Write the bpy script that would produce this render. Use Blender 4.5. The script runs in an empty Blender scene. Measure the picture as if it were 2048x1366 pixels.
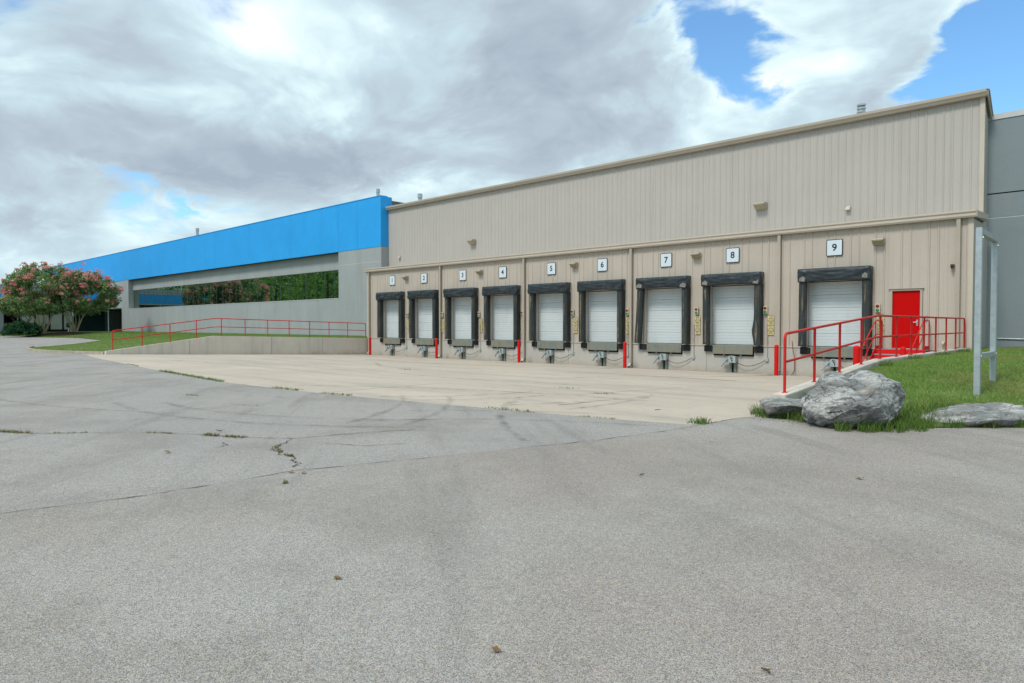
import bpy, bmesh, math, random
import numpy as np
from mathutils import Vector, noise as mnoise

random.seed(7); rng = np.random.default_rng(7)
R = math.radians
scene = bpy.context.scene
col = scene.collection
PI = math.pi

# ------------------------------------------------------------------ node helper
class NT:
    def __init__(self, tree):
        self.t = tree; self.l = tree.links
    def n(self, typ, ins=None, **props):
        nd = self.t.nodes.new(typ)
        for k, v in props.items(): setattr(nd, k, v)
        for k, v in (ins or {}).items():
            s = nd.inputs[k]
            if isinstance(v, bpy.types.NodeSocket): self.l.new(v, s)
            else: s.default_value = v
        return nd
    def m(self, op, a, b=0.0, c=0.0, clamp=False):
        nd = self.t.nodes.new('ShaderNodeMath'); nd.operation = op; nd.use_clamp = clamp
        for i, v in enumerate((a, b, c)):
            if isinstance(v, bpy.types.NodeSocket): self.l.new(v, nd.inputs[i])
            else: nd.inputs[i].default_value = v
        return nd.outputs[0]
    def vm(self, op, a, b=(0, 0, 0)):
        nd = self.t.nodes.new('ShaderNodeVectorMath'); nd.operation = op
        for i, v in enumerate((a, b)):
            if isinstance(v, bpy.types.NodeSocket): self.l.new(v, nd.inputs[i])
            else: nd.inputs[i].default_value = v
        return nd.outputs[0]
    def smooth(self, v, lo, hi, a=0.0, b=1.0):
        nd = self.n('ShaderNodeMapRange', {0: v, 1: lo, 2: hi, 3: a, 4: b}, interpolation_type='SMOOTHSTEP')
        return nd.outputs[0]
    def lin(self, v, lo, hi, a=0.0, b=1.0):
        return self.n('ShaderNodeMapRange', {0: v, 1: lo, 2: hi, 3: a, 4: b}).outputs[0]
    def noise(self, vec, scale, detail=4, rough=.5, out=0, dist=0.0):
        nd = self.n('ShaderNodeTexNoise', {'Vector': vec, 'Scale': scale, 'Detail': detail, 'Roughness': rough, 'Distortion': dist})
        return nd.outputs[out]
    def mix(self, fac, a, b, blend='MIX'):
        nd = self.t.nodes.new('ShaderNodeMix'); nd.data_type = 'RGBA'; nd.blend_type = blend
        for i, v in ((0, fac), (6, a), (7, b)):
            if isinstance(v, bpy.types.NodeSocket): self.l.new(v, nd.inputs[i])
            else: nd.inputs[i].default_value = v if i == 0 else (v if len(v) == 4 else (*v, 1))
        return nd.outputs[2]

# ------------------------------------------------------------------ camera
cam_d = bpy.data.cameras.new('camera'); cam = bpy.data.objects.new('camera', cam_d); col.objects.link(cam)
cam.location = (0, 0, 1.6); cam.rotation_euler = (R(90 - 1.3406), 0, R(43.03))
cam_d.sensor_width = 36; cam_d.lens = 36 * 1359 / 2048; cam_d.clip_start = .05; cam_d.clip_end = 3000
scene.camera = cam

# ------------------------------------------------------------------ light
SUN_AZ, SUN_EL = R(-177), R(54)          # azimuth from +Y towards +X: behind the camera, facing the dock wall
S = Vector((math.sin(SUN_AZ) * math.cos(SUN_EL), math.cos(SUN_AZ) * math.cos(SUN_EL), math.sin(SUN_EL)))
sun_d = bpy.data.lights.new('sun', 'SUN'); sun_d.energy = 1.5; sun_d.angle = R(13); sun_d.color = (1, .95, .87)
sun = bpy.data.objects.new('sun', sun_d); col.objects.link(sun)
sun.rotation_euler = (-S).to_track_quat('-Z', 'Y').to_euler(); sun.location = (0, 0, 60)

world = bpy.data.worlds.new('World'); scene.world = world; world.use_nodes = True
wt = world.node_tree; wt.nodes.clear(); W = NT(wt)
def build_world():
    dirv = W.n('ShaderNodeTexCoord').outputs['Generated']
    sky = W.n('ShaderNodeTexSky', sky_type='NISHITA', sun_disc=False, sun_elevation=SUN_EL, sun_rotation=SUN_AZ, altitude=200, air_density=1.0, dust_density=.6, ozone_density=2.2)
    sep = W.n('ShaderNodeSeparateXYZ', {0: dirv}); x, y, z = sep.outputs
    zc = W.m('MAXIMUM', z, 0.0)
    den = W.m('ADD', zc, .34)
    p = W.n('ShaderNodeCombineXYZ', {0: W.m('DIVIDE', x, den), 1: W.m('DIVIDE', y, den), 2: 0.0}).outputs[0]
    wv = W.vm('SUBTRACT', W.noise(p, 1.8, 3, .5, 1), (.5, .5, .5))
    p = W.vm('ADD', p, W.vm('MULTIPLY', wv, (.35, .35, 0)))
    az = W.m('MULTIPLY', W.m('ARCTAN2', x, y), 180 / PI); el = W.m('MULTIPLY', W.m('ARCSINE', zc), 180 / PI)
    # break up the cloud outlines so that no group of clouds has a smooth edge
    fz = W.noise(p, 3.7, 6, .62, 1); fs = W.n('ShaderNodeSeparateColor', {0: fz})
    azw = W.m('ADD', az, W.m('MULTIPLY', W.m('SUBTRACT', fs.outputs[0], .5), 15.0))
    elw = W.m('ADD', el, W.m('MULTIPLY', W.m('SUBTRACT', fs.outputs[1], .5), 8.5))
    def blobs(lst):
        tot = None
        for a, e, sa, se, w in lst:
            da = W.m('DIVIDE', W.m('SUBTRACT', azw, a), sa); de = W.m('DIVIDE', W.m('SUBTRACT', elw, e), se)
            q = W.m('ADD', W.m('MULTIPLY', da, da), W.m('MULTIPLY', de, de))
            g = W.m('MULTIPLY', W.m('EXPONENT', W.m('MULTIPLY', q, -1.0)), w)
            tot = g if tot is None else W.m('ADD', tot, g)
        return tot
    def bil(sc, d): return W.m('MULTIPLY', W.m('ABSOLUTE', W.m('SUBTRACT', W.noise(W.vm('ADD', p, (3.1 * sc, 1.7, 0)), sc, d, .5), .5)), 2.0)
    puff = W.m('ADD', W.m('ADD', W.m('MULTIPLY', bil(3.0, 1), .55), W.m('MULTIPLY', bil(6.4, 1), .30)), W.m('MULTIPLY', bil(13.5, 2), .20))   # rounded heads with creases between
    n0 = W.noise(p, 2.1, 8, .57)
    n1 = W.m('ADD', W.m('MULTIPLY', n0, .86), W.m('MULTIPLY', puff, .34))
    cover = blobs([(-26.5, 22.5, 4.6, 4.0, -.40), (-24, 17.5, 3.2, 2.2, -.20), (-7, 17, 4.2, 8, -.48), (-20.5, 23, 1.6, 4, -.10), (-73, 10.2, 2.2, 1.0, -.17), (-68.5, 9.0, 1.0, .9, -.16), (-50.7, 13.2, 2.2, 1.0, -.14),
                   (-38, 18, 9, 8, .16), (-17.5, 19, 5.0, 7, .22), (-65, 16, 22, 7, .16), (-31, 17, 5, 3, .08)])
    dens = W.m('ADD', n1, cover)
    alpha = W.smooth(dens, .31, .47)
    n1b = W.noise(W.vm('MULTIPLY', p, (.955, .955, 1)), 2.1, 6, .57)
    relief = W.m('ADD', W.m('MULTIPLY', W.m('SUBTRACT', n0, n1b), 1.3), W.m('MULTIPLY', W.m('SUBTRACT', puff, .24), .75))
    n2 = W.noise(W.vm('ADD', p, (7.3, 2.1, 0)), 1.9, 6, .56)
    tone = blobs([(-77, 12.6, 15, 2.6, -.30), (-57, 13.3, 9, 2.2, -.30), (-76, 21, 9, 3.2, -.28), (-39.5, 15.5, 7.0, 4.5, -.52), (-44, 20.5, 6, 3, -.22), (-70, 6.5, 12, 2.2, -.16), (-15.5, 16.5, 3, 2.5, -.16),
                  (-61, 22.5, 6.5, 4, .26), (-57.5, 16.8, 3.2, 1.6, .30), (-18.5, 20.5, 5, 4, .30), (-29, 17.5, 4, 2.2, .22), (-48, 20, 3, 4, .2), (-72, 17, 8, 1.6, .16), (-52, 11.2, 8, 1.2, .22), (-66, 8.6, 16, 1.4, .06)])
    t = W.m('ADD', W.m('ADD', W.lin(n2, .33, .67, .32, .78), relief), tone)
    # thin rims let the light through
    rim = W.m('MULTIPLY', W.smooth(dens, .42, .56, 1, 0), .22)
    t = W.m('ADD', t, rim)
    ramp = W.n('ShaderNodeValToRGB', {0: t}); cr = ramp.color_ramp
    stops = [(0.0, (.235, .285, .340)), (.30, (.295, .355, .405)), (.55, (.355, .455, .505)), (.78, (.475, .585, .615)), (1.0, (.61, .665, .675))]
    cr.elements[0].position = 0; cr.elements[0].color = (*stops[0][1], 1)
    cr.elements[1].position = 1; cr.elements[1].color = (*stops[-1][1], 1)
    for pos, c in stops[1:-1]:
        e = cr.elements.new(pos); e.color = (*c, 1)
    skyc = W.n('ShaderNodeHueSaturation', {'Saturation': 1.25, 'Value': 1.0, 'Color': sky.outputs[0]}).outputs[0]
    skyc = W.mix(1.0, skyc, (.92, 1.08, 1.06, 1), 'MULTIPLY')
    skyc = W.mix(.07, skyc, (5.2, 5.6, 5.8, 1))
    bg_s = W.n('ShaderNodeBackground', {0: skyc, 1: .12})
    bg_c = W.n('ShaderNodeBackground', {0: ramp.outputs[0], 1: 1.0})
    mx = W.n('ShaderNodeMixShader', {0: alpha, 1: bg_s.outputs[0], 2: bg_c.outputs[0]})
    W.n('ShaderNodeOutputWorld', {0: mx.outputs[0]})
build_world()
scene.view_settings.view_transform = 'Standard'; scene.view_settings.look = 'None'
scene.view_settings.exposure = .75; scene.view_settings.gamma = 1
scene.view_settings.use_curve_mapping = False
scene.render.engine = 'CYCLES'
scene.cycles.use_denoising = True
world.cycles.sampling_method = 'MANUAL'; world.cycles.sample_map_resolution = 512
scene.cycles.max_bounces = 5; scene.cycles.diffuse_bounces = 2; scene.cycles.glossy_bounces = 3; scene.cycles.transparent_max_bounces = 12

# ------------------------------------------------------------------ materials
MATS = {}
def mat(name, base, rough=.6, var=.12, vscale=1.2, spec=.3, fn=None, metal=0.0, bump=None):
    """plain material: base colour with broad and fine variation in world space"""
    if name in MATS: return MATS[name]
    m = bpy.data.materials.new(name); m.use_nodes = True
    t = m.node_tree; t.nodes.clear(); N = NT(t)
    pos = N.n('ShaderNodeNewGeometry').outputs['Position']
    b = N.n('ShaderNodeBsdfPrincipled', {'Roughness': rough, 'Specular IOR Level': spec, 'Metallic': metal})
    a = N.noise(pos, vscale, 5, .6); f = N.noise(pos, vscale * 14, 3, .6)
    k = N.m('ADD', N.lin(a, .3, .7, 1 - var, 1 + var), N.lin(f, .3, .7, -var * .35, var * .35))
    c = N.mix(1.0, (*base, 1), N.n('ShaderNodeCombineColor', {0: k, 1: k, 2: k}).outputs[0], 'MULTIPLY')
    if fn: c = fn(N, pos, c, b) or c
    N.l.new(c, b.inputs['Base Color'])
    if bump:
        h = N.noise(pos, bump[0], 4, .6)
        bn = N.n('ShaderNodeBump', {'Height': h, 'Strength': bump[1], 'Distance': bump[2]})
        N.l.new(bn.outputs[0], b.inputs['Normal'])
    N.n('ShaderNodeOutputMaterial', {0: b.outputs[0]})
    MATS[name] = m; return m

def stretch(N, pos, s): return N.vm('MULTIPLY', pos, s)

def f_asphalt(N, pos, c, b):
    big = N.noise(pos, .22, 4, .55); mid = N.noise(pos, 1.3, 6, .65)
    wear = N.noise(stretch(N, N.n('ShaderNodeVectorRotate', {'Vector': pos, 'Angle': R(38)}, rotation_type='Z_AXIS').outputs[0], (.16, 1.5, 1)), 1.0, 4, .6)
    c = N.mix(N.smooth(big, .38, .66), c, (.405, .384, .362, 1))
    c = N.mix(N.m('MULTIPLY', N.smooth(N.noise(pos, .5, 5, .62), .47, .68), .55), c, (.255, .236, .219, 1))
    c = N.mix(N.m('MULTIPLY', N.smooth(wear, .50, .72), .45), c, (.215, .204, .193, 1))
    c = N.mix(N.m('MULTIPLY', N.smooth(mid, .58, .78), .35), c, (.24, .224, .206, 1))
    warm = N.noise(pos, .5, 3, .5)
    c = N.mix(N.m('MULTIPLY', N.smooth(warm, .45, .7), .35), c, (.365, .335, .298, 1))
    # stone chips in the binder
    v = N.n('ShaderNodeTexVoronoi', {'Vector': pos, 'Scale': 185.0, 'Randomness': 1.0}); vc = N.n('ShaderNodeSeparateColor', {0: v.outputs['Color']})
    chip = N.lin(vc.outputs[0], 0, 1, .66, 1.34)
    v2 = N.n('ShaderNodeTexVoronoi', {'Vector': pos, 'Scale': 48.0}); vc2 = N.n('ShaderNodeSeparateColor', {0: v2.outputs['Color']})
    chip = N.m('MULTIPLY', chip, N.lin(vc2.outputs[1], 0, 1, .91, 1.09))
    pits = N.smooth(v.outputs['Distance'], .45, .75, 1.0, .50)
    patchy = N.smooth(N.noise(pos, .9, 3, .6), .40, .62)
    holes = N.smooth(N.noise(pos, 34, 4, .65), .62, .72, 1.0, N.lin(patchy, 0, 1, .75, .34))
    k = N.m('MULTIPLY', N.m('MULTIPLY', chip, pits), holes)
    tint = N.n('ShaderNodeCombineColor', {0: N.m('MULTIPLY', k, N.lin(vc2.outputs[0], 0, 1, .97, 1.05)), 1: k, 2: N.m('MULTIPLY', k, N.lin(vc2.outputs[2], 0, 1, .93, 1.04))})
    c = N.mix(1.0, c, tint.outputs[0], 'MULTIPLY')
    h = N.m('ADD', N.m('MULTIPLY', v.outputs['Distance'], -.6), N.noise(pos, 40, 4, .7))
    bn = N.n('ShaderNodeBump', {'Height': h, 'Strength': .55, 'Distance': .006}); N.l.new(bn.outputs[0], b.inputs['Normal'])
    return c

def f_concrete(N, pos, c, b):
    st = N.noise(stretch(N, pos, (.12, .9, 1)), 1.0, 5, .6)
    c = N.mix(N.m('MULTIPLY', N.smooth(st, .46, .70), .6), c, (.33, .30, .26, 1))
    sp = N.noise(pos, 2.2, 6, .7)
    c = N.mix(N.m('MULTIPLY', N.smooth(sp, .56, .72), .55), c, (.30, .265, .215, 1))
    dk = N.noise(pos, 9, 5, .7)
    c = N.mix(N.m('MULTIPLY', N.smooth(dk, .68, .78), .55), c, (.19, .17, .14, 1))
    return c

def f_wallconc(N, pos, c, b):
    s = N.noise(stretch(N, pos, (1.5, 1.5, .12)), 1.6, 5, .65)
    c = N.mix(N.m('MULTIPLY', N.smooth(s, .46, .72), .5), c, (.40, .37, .325, 1))
    sp = N.noise(pos, 7, 5, .7)
    c = N.mix(N.m('MULTIPLY', N.smooth(sp, .6, .75), .4), c, (.32, .285, .235, 1))
    z = N.n('ShaderNodeSeparateXYZ', {0: pos}).outputs[2]
    low = N.m('MULTIPLY', N.smooth(N.m('ADD', z, N.m('MULTIPLY', N.noise(pos, 2.5, 4, .6), .9)), -.25, .35, 1, 0), .55)   # splash dirt at the foot
    return N.mix(low, c, (.36, .30, .22, 1))

def f_siding(N, pos, c, b):
    s = N.noise(stretch(N, pos, (3.2, 3.2, .10)), 1.6, 5, .6)
    c = N.mix(N.m('MULTIPLY', N.smooth(s, .50, .72), .16), c, (.29, .255, .205, 1))
    s2 = N.noise(stretch(N, pos, (9, 9, .22)), 1.0, 4, .6)
    return N.mix(N.m('MULTIPLY', N.smooth(s2, .60, .76), .20), c, (.22, .20, .165, 1))

def f_blue(N, pos, c, b):
    s = N.noise(stretch(N, pos, (1.2, 1.2, .25)), 1.4, 6, .65)
    c = N.mix(N.m('MULTIPLY', N.smooth(s, .44, .70), .3), c, (.018, .30, .72, 1))
    h = N.noise(pos, 9, 5, .7)
    bn = N.n('ShaderNodeBump', {'Height': h, 'Strength': .5, 'Distance': .03}); N.l.new(bn.outputs[0], b.inputs['Normal'])
    return c

def f_grey(N, pos, c, b):
    s = N.noise(stretch(N, pos, (1, 1, .2)), 1.1, 5, .6)
    c = N.mix(N.m('MULTIPLY', N.smooth(s, .45, .72), .35), c, (.245, .255, .255, 1))
    h = N.noise(pos, 14, 4, .7)
    bn = N.n('ShaderNodeBump', {'Height': h, 'Strength': .3, 'Distance': .02}); N.l.new(bn.outputs[0], b.inputs['Normal'])
    return c

def f_seal(N, pos, c, b):
    s = N.noise(stretch(N, pos, (7, 7, .35)), 1.3, 5, .65)
    c = N.mix(N.m('MULTIPLY', N.smooth(s, .56, .70), .75), c, (.13, .115, .065, 1))
    s2 = N.noise(stretch(N, pos, (14, 14, 1.2)), 1.2, 4, .6)
    return N.mix(N.m('MULTIPLY', N.smooth(s2, .60, .72), .45), c, (.10, .12, .11, 1))

def f_scuff(N, pos, c, b):
    s1 = N.noise(stretch(N, pos, (.6, .6, 7)), 1.7, 5, .7)
    c = N.mix(N.m('MULTIPLY', N.smooth(s1, .60, .75), .45), c, (.36, .37, .36, 1))
    s2 = N.noise(stretch(N, pos, (2, 2, .6)), 1.1, 4, .6)
    return N.mix(N.m('MULTIPLY', N.smooth(s2, .52, .72), .22), c, (.44, .44, .41, 1))

def f_paint(N, pos, c, b):
    s1 = N.noise(pos, 3.0, 5, .6)
    c = N.mix(N.m('MULTIPLY', N.smooth(s1, .50, .70), .35), c, (.42, .03, .025, 1))
    s2 = N.noise(pos, 26, 5, .7)
    return N.mix(N.m('MULTIPLY', N.smooth(s2, .67, .71), .8), c, (.20, .09, .06, 1))

def f_curtain(N, pos, c, b):
    s = N.noise(pos, 5, 5, .65)
    return N.mix(N.m('MULTIPLY', N.smooth(s, .52, .75), .4), c, (.095, .115, .12, 1))

def f_plate(N, pos, c, b):
    s = N.noise(stretch(N, pos, (2.2, 1, .5)), 1.8, 5, .65)
    c = N.mix(N.smooth(s, .42, .60), c, (.215, .195, .14, 1))
    s2 = N.noise(pos, 14, 5, .7)
    return N.mix(N.m('MULTIPLY', N.smooth(s2, .58, .72), .6), c, (.10, .095, .07, 1))

def f_rock(N, pos, c, b):
    d = N.n('ShaderNodeVectorRotate', {'Vector': pos, 'Angle': R(35), 'Axis': (.6, .7, .2)}, rotation_type='AXIS_ANGLE').outputs[0]
    lay = N.noise(stretch(N, d, (1.0, 1.0, 4)), 1.6, 7, .66, dist=.5)
    c = N.mix(N.smooth(lay, .44, .60), c, (.45, .45, .435, 1))
    w = N.noise(pos, 2.4, 6, .68)
    c = N.mix(N.m('MULTIPLY', N.smooth(w, .50, .66), .7), c, (.075, .082, .082, 1))
    w2 = N.noise(pos, 3.3, 6, .68)
    c = N.mix(N.m('MULTIPLY', N.smooth(w2, .52, .68), .55), c, (.26, .215, .16, 1))
    w3 = N.noise(pos, 50, 4, .7)
    c = N.mix(N.m('MULTIPLY', N.smooth(w3, .50, .70), .35), c, (.10, .105, .10, 1))
    fr = N.noise(stretch(N, d, (1, 1, 2.0)), 1.7, 5, .55, dist=.6); fl = N.m('ABSOLUTE', N.m('SUBTRACT', fr, .5))
    c = N.mix(N.smooth(fl, .0, .012, .7, 0), c, (.05, .052, .05, 1))
    h = N.m('ADD', N.m('ADD', N.m('MULTIPLY', lay, .5), N.smooth(fl, 0, .03, -.2, 0)), N.m('ADD', N.m('MULTIPLY', N.noise(pos, 13, 5, .65), .4), N.m('MULTIPLY', w3, .12)))
    bn = N.n('ShaderNodeBump', {'Height': h, 'Strength': .9, 'Distance': .04}); N.l.new(bn.outputs[0], b.inputs['Normal'])
    return c

def island(N): return N.n('ShaderNodeNewGeometry').outputs['Random Per Island']
def leafmat(name, cols, rough=.55, trans=.25, patch=None):
    if name in MATS: return MATS[name]
    m = bpy.data.materials.new(name); m.use_nodes = True
    t = m.node_tree; t.nodes.clear(); N = NT(t)
    ramp = N.n('ShaderNodeValToRGB', {0: island(N)}); cr = ramp.color_ramp; cr.interpolation = 'LINEAR'
    cr.elements[0].color = (*cols[0], 1); cr.elements[1].color = (*cols[-1], 1)
    for i, c in enumerate(cols[1:-1]):
        e = cr.elements.new((i + 1) / (len(cols) - 1)); e.color = (*c, 1)
    c = ramp.outputs[0]
    if patch:
        pos = N.n('ShaderNodeNewGeometry').outputs['Position']
        c = N.mix(N.m('MULTIPLY', N.smooth(N.noise(pos, patch[0], 4, .6), .45, .68), patch[2]), c, (*patch[1], 1))
    d = N.n('ShaderNodeBsdfPrincipled', {'Base Color': c, 'Roughness': rough, 'Specular IOR Level': .25})
    tr = N.n('ShaderNodeBsdfTranslucent', {'Color': c})
    mx = N.n('ShaderNodeMixShader', {0: trans, 1: d.outputs[0], 2: tr.outputs[0]})
    N.n('ShaderNodeOutputMaterial', {0: mx.outputs[0]})
    MATS[name] = m; return m

def glassmat(name, tint, refl, rough=.015, body=(.01, .02, .018)):
    m = bpy.data.materials.new(name); m.use_nodes = True
    t = m.node_tree; t.nodes.clear(); N = NT(t)
    pos = N.n('ShaderNodeNewGeometry').outputs['Position']
    g = N.n('ShaderNodeBsdfGlossy', {'Color': (*tint, 1), 'Roughness': rough})
    d = N.n('ShaderNodeBsdfDiffuse', {'Color': (*body, 1)})
    k = N.lin(N.noise(pos, .8, 3, .5), .3, .7, refl - .04, refl + .04)
    mx = N.n('ShaderNodeMixShader', {0: k, 1: d.outputs[0], 2: g.outputs[0]})
    N.n('ShaderNodeOutputMaterial', {0: mx.outputs[0]})
    MATS[name] = m; return m

def decalmat(name, color, cover, scale, sx=(1, 1, 1), lo=.42, hi=.62, rough=.8):
    m = bpy.data.materials.new(name); m.use_nodes = True
    t = m.node_tree; t.nodes.clear(); N = NT(t)
    pos = N.n('ShaderNodeNewGeometry').outputs['Position']
    uv = N.n('ShaderNodeAttribute', attribute_name='edge').outputs['Fac']
    a = N.m('MULTIPLY', N.smooth(N.noise(stretch(N, pos, sx), scale, 5, .65), lo, hi), cover)
    a = N.m('MULTIPLY', a, N.smooth(uv, 0, 1))
    d = N.n('ShaderNodeBsdfDiffuse', {'Color': (*color, 1)})
    tr = N.n('ShaderNodeBsdfTransparent')
    mx = N.n('ShaderNodeMixShader', {0: a, 1: tr.outputs[0], 2: d.outputs[0]})
    N.n('ShaderNodeOutputMaterial', {0: mx.outputs[0]})
    MATS[name] = m; return m

M = dict(
    asphalt=mat('asphalt', (.375, .360, .346), .9, .08, .6, .2, f_asphalt),
    asphalt_old=mat('asphalt_old', (.362, .325, .296), .9, .08, .6, .2, f_asphalt),
    soil=mat('soil', (.10, .085, .05), .95, .25, 2.0, .1),
    field=mat('field', (.07, .10, .035), .95, .25, .1, .1),
    concrete=mat('concrete', (.475, .408, .333), .85, .09, .35, .25, f_concrete, bump=(30, .25, .01)),
    wallconc=mat('wallconc', (.62, .56, .485), .85, .08, .8, .25, f_wallconc, bump=(12, .3, .015)),
    kerb=mat('kerb', (.36, .32, .25), .9, .25, 3, .2, f_wallconc),
    foundation=mat('foundation', (.46, .435, .395), .8, .07, .9, .25, f_wallconc),
    siding_up=mat('siding_up', (.445, .418, .383), .45, .03, .5, .4, f_siding),
    siding_low=mat('siding_low', (.475, .418, .355), .45, .05, .5, .4, f_siding),
    trim=mat('trim', (.40, .355, .29), .4, .05, 1.0, .4),
    trim_pale=mat('trim_pale', (.52, .46, .385), .4, .05, 1.0, .4),
    roof=mat('roof', (.36, .34, .30), .6, .1, .6, .3),
    blue=mat('blue', (.020, .352, .82), .6, .06, .5, .3, f_blue),
    grey=mat('grey', (.335, .365, .372), .75, .05, .5, .25, f_grey),
    grey_dark=mat('grey_dark', (.215, .255, .275), .8, .05, .5, .2, f_grey),
    grey_line=mat('grey_line', (.50, .52, .52), .7, .05, 1, .3),
    joint=mat('joint', (.10, .105, .105), .9, .1, 2, .1),
    slate=mat('slate', (.09, .12, .115), .6, .3, 2, .3),
    white_door=mat('white_door', (.55, .60, .615), .4, .04, .8, .4, f_scuff),
    red=mat('red', (.62, .010, .010), .55, .07, 3, .15, f_paint),
    red_door=mat('red_door', (.52, .002, .002), .6, .02, 2, .08),
    red_rail=mat('red_rail', (.58, .022, .018), .45, .08, 3, .25, f_paint),
    seal=mat('seal', (.028, .036, .038), .65, .25, 3, .35, f_seal),
    curtain=mat('curtain', (.024, .034, .041), .42, .2, 2.5, .4, f_curtain),
    patch_pale=mat('patch_pale', (.22, .21, .19), .8, .3, 9, .3),
    rubber=mat('rubber', (.018, .022, .022), .75, .3, 8, .3),
    plate=mat('plate', (.165, .185, .165), .5, .18, 3, .4, f_plate),
    galv=mat('galv', (.40, .455, .47), .42, .14, 9, .5, metal=.35),
    galv_green=mat('galv_green', (.17, .215, .18), .5, .2, 6, .4, metal=.2),
    steel=mat('steel', (.42, .44, .45), .35, .1, 8, .5, metal=.7),
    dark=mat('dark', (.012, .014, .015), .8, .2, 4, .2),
    cream=mat('cream', (.62, .55, .40), .5, .06, 4, .4),
    lens_red=mat('lens_red', (.22, .012, .008), .25, .05, 5, .6),
    lens_green=mat('lens_green', (.012, .24, .09), .25, .05, 5, .6),
    lamp_glass=mat('lamp_glass', (.36, .33, .20), .2, .1, 8, .6),
    yellow=mat('yellow', (.66, .56, .27), .5, .07, 8, .4),
    ink=mat('ink', (.012, .020, .035), .5, .05, 3, .3),
    sign_white=mat('sign_white', (.62, .70, .76), .4, .02, 2, .4),
    rock=mat('rock', (.20, .205, .202), .85, .15, 1.5, .25, f_rock),
    bark=mat('bark', (.36, .31, .19), .8, .2, 5, .2, bump=(14, .5, .02)),
    bark_dark=mat('bark_dark', (.05, .045, .04), .9, .2, 5, .2),
    mulch=mat('mulch', (.06, .04, .025), .95, .3, 6, .1),
    crack=mat('crack', (.05, .048, .045), .95, .3, 5, .1),
    twig=mat('twig', (.09, .065, .04), .9, .3, 20, .1),
    dryleaf=mat('dryleaf', (.21, .13, .05), .8, .3, 30, .2),
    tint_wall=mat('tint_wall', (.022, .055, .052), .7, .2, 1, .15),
    pale_glass=mat('pale_glass', (.42, .46, .39), .2, .1, .8, .5),
)
glassmat('window_glass', (.60, .70, .62), .84)
M['window_glass'] = MATS['window_glass']
M['leaf'] = leafmat('leaf', [(.09, .19, .09), (.16, .30, .11), (.27, .40, .14), (.42, .46, .21)], .55, .45)
M['flower'] = leafmat('flower', [(.72, .17, .20), (.84, .34, .32), (.88, .52, .42), (.78, .22, .30)], .6, .4)
M['shrub'] = leafmat('shrub', [(.012, .045, .020), (.022, .085, .030), (.040, .125, .040)], .4, .15)
M['woods'] = leafmat('woods', [(.06, .15, .05), (.11, .26, .07), (.18, .36, .09), (.30, .44, .11)], .6, .45, (.06, (.32, .44, .08), .7))
M['grass'] = leafmat('grass', [(.10, .22, .030), (.17, .32, .045), (.25, .40, .085), (.40, .44, .20)], .55, .42, (.6, (.36, .30, .13), .5))
M['lawn'] = leafmat('lawn', [(.16, .28, .055), (.21, .34, .075), (.28, .39, .105)], .6, .35, (.3, (.25, .24, .10), .35))
M['weed'] = leafmat('weed', [(.055, .13, .02), (.10, .20, .03), (.17, .21, .06)], .55, .3)
M['dryweed'] = leafmat('dryweed', [(.16, .15, .04), (.24, .20, .06), (.12, .10, .05)], .7, .2)
M['turf'] = mat('turf', (.13, .165, .055), .95, .3, 1.5, .1)
decalmat('tyre', (.14, .14, .145), .36, 3, (1, 1, 1), .34, .70); decalmat('tyre_faint', (.15, .15, .15), .30, 2.0, (1, 1, 1), .30, .75); decalmat('stain', (.15, .125, .09), .6, 2.2, (1, 1, 1), .40, .66)

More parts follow.
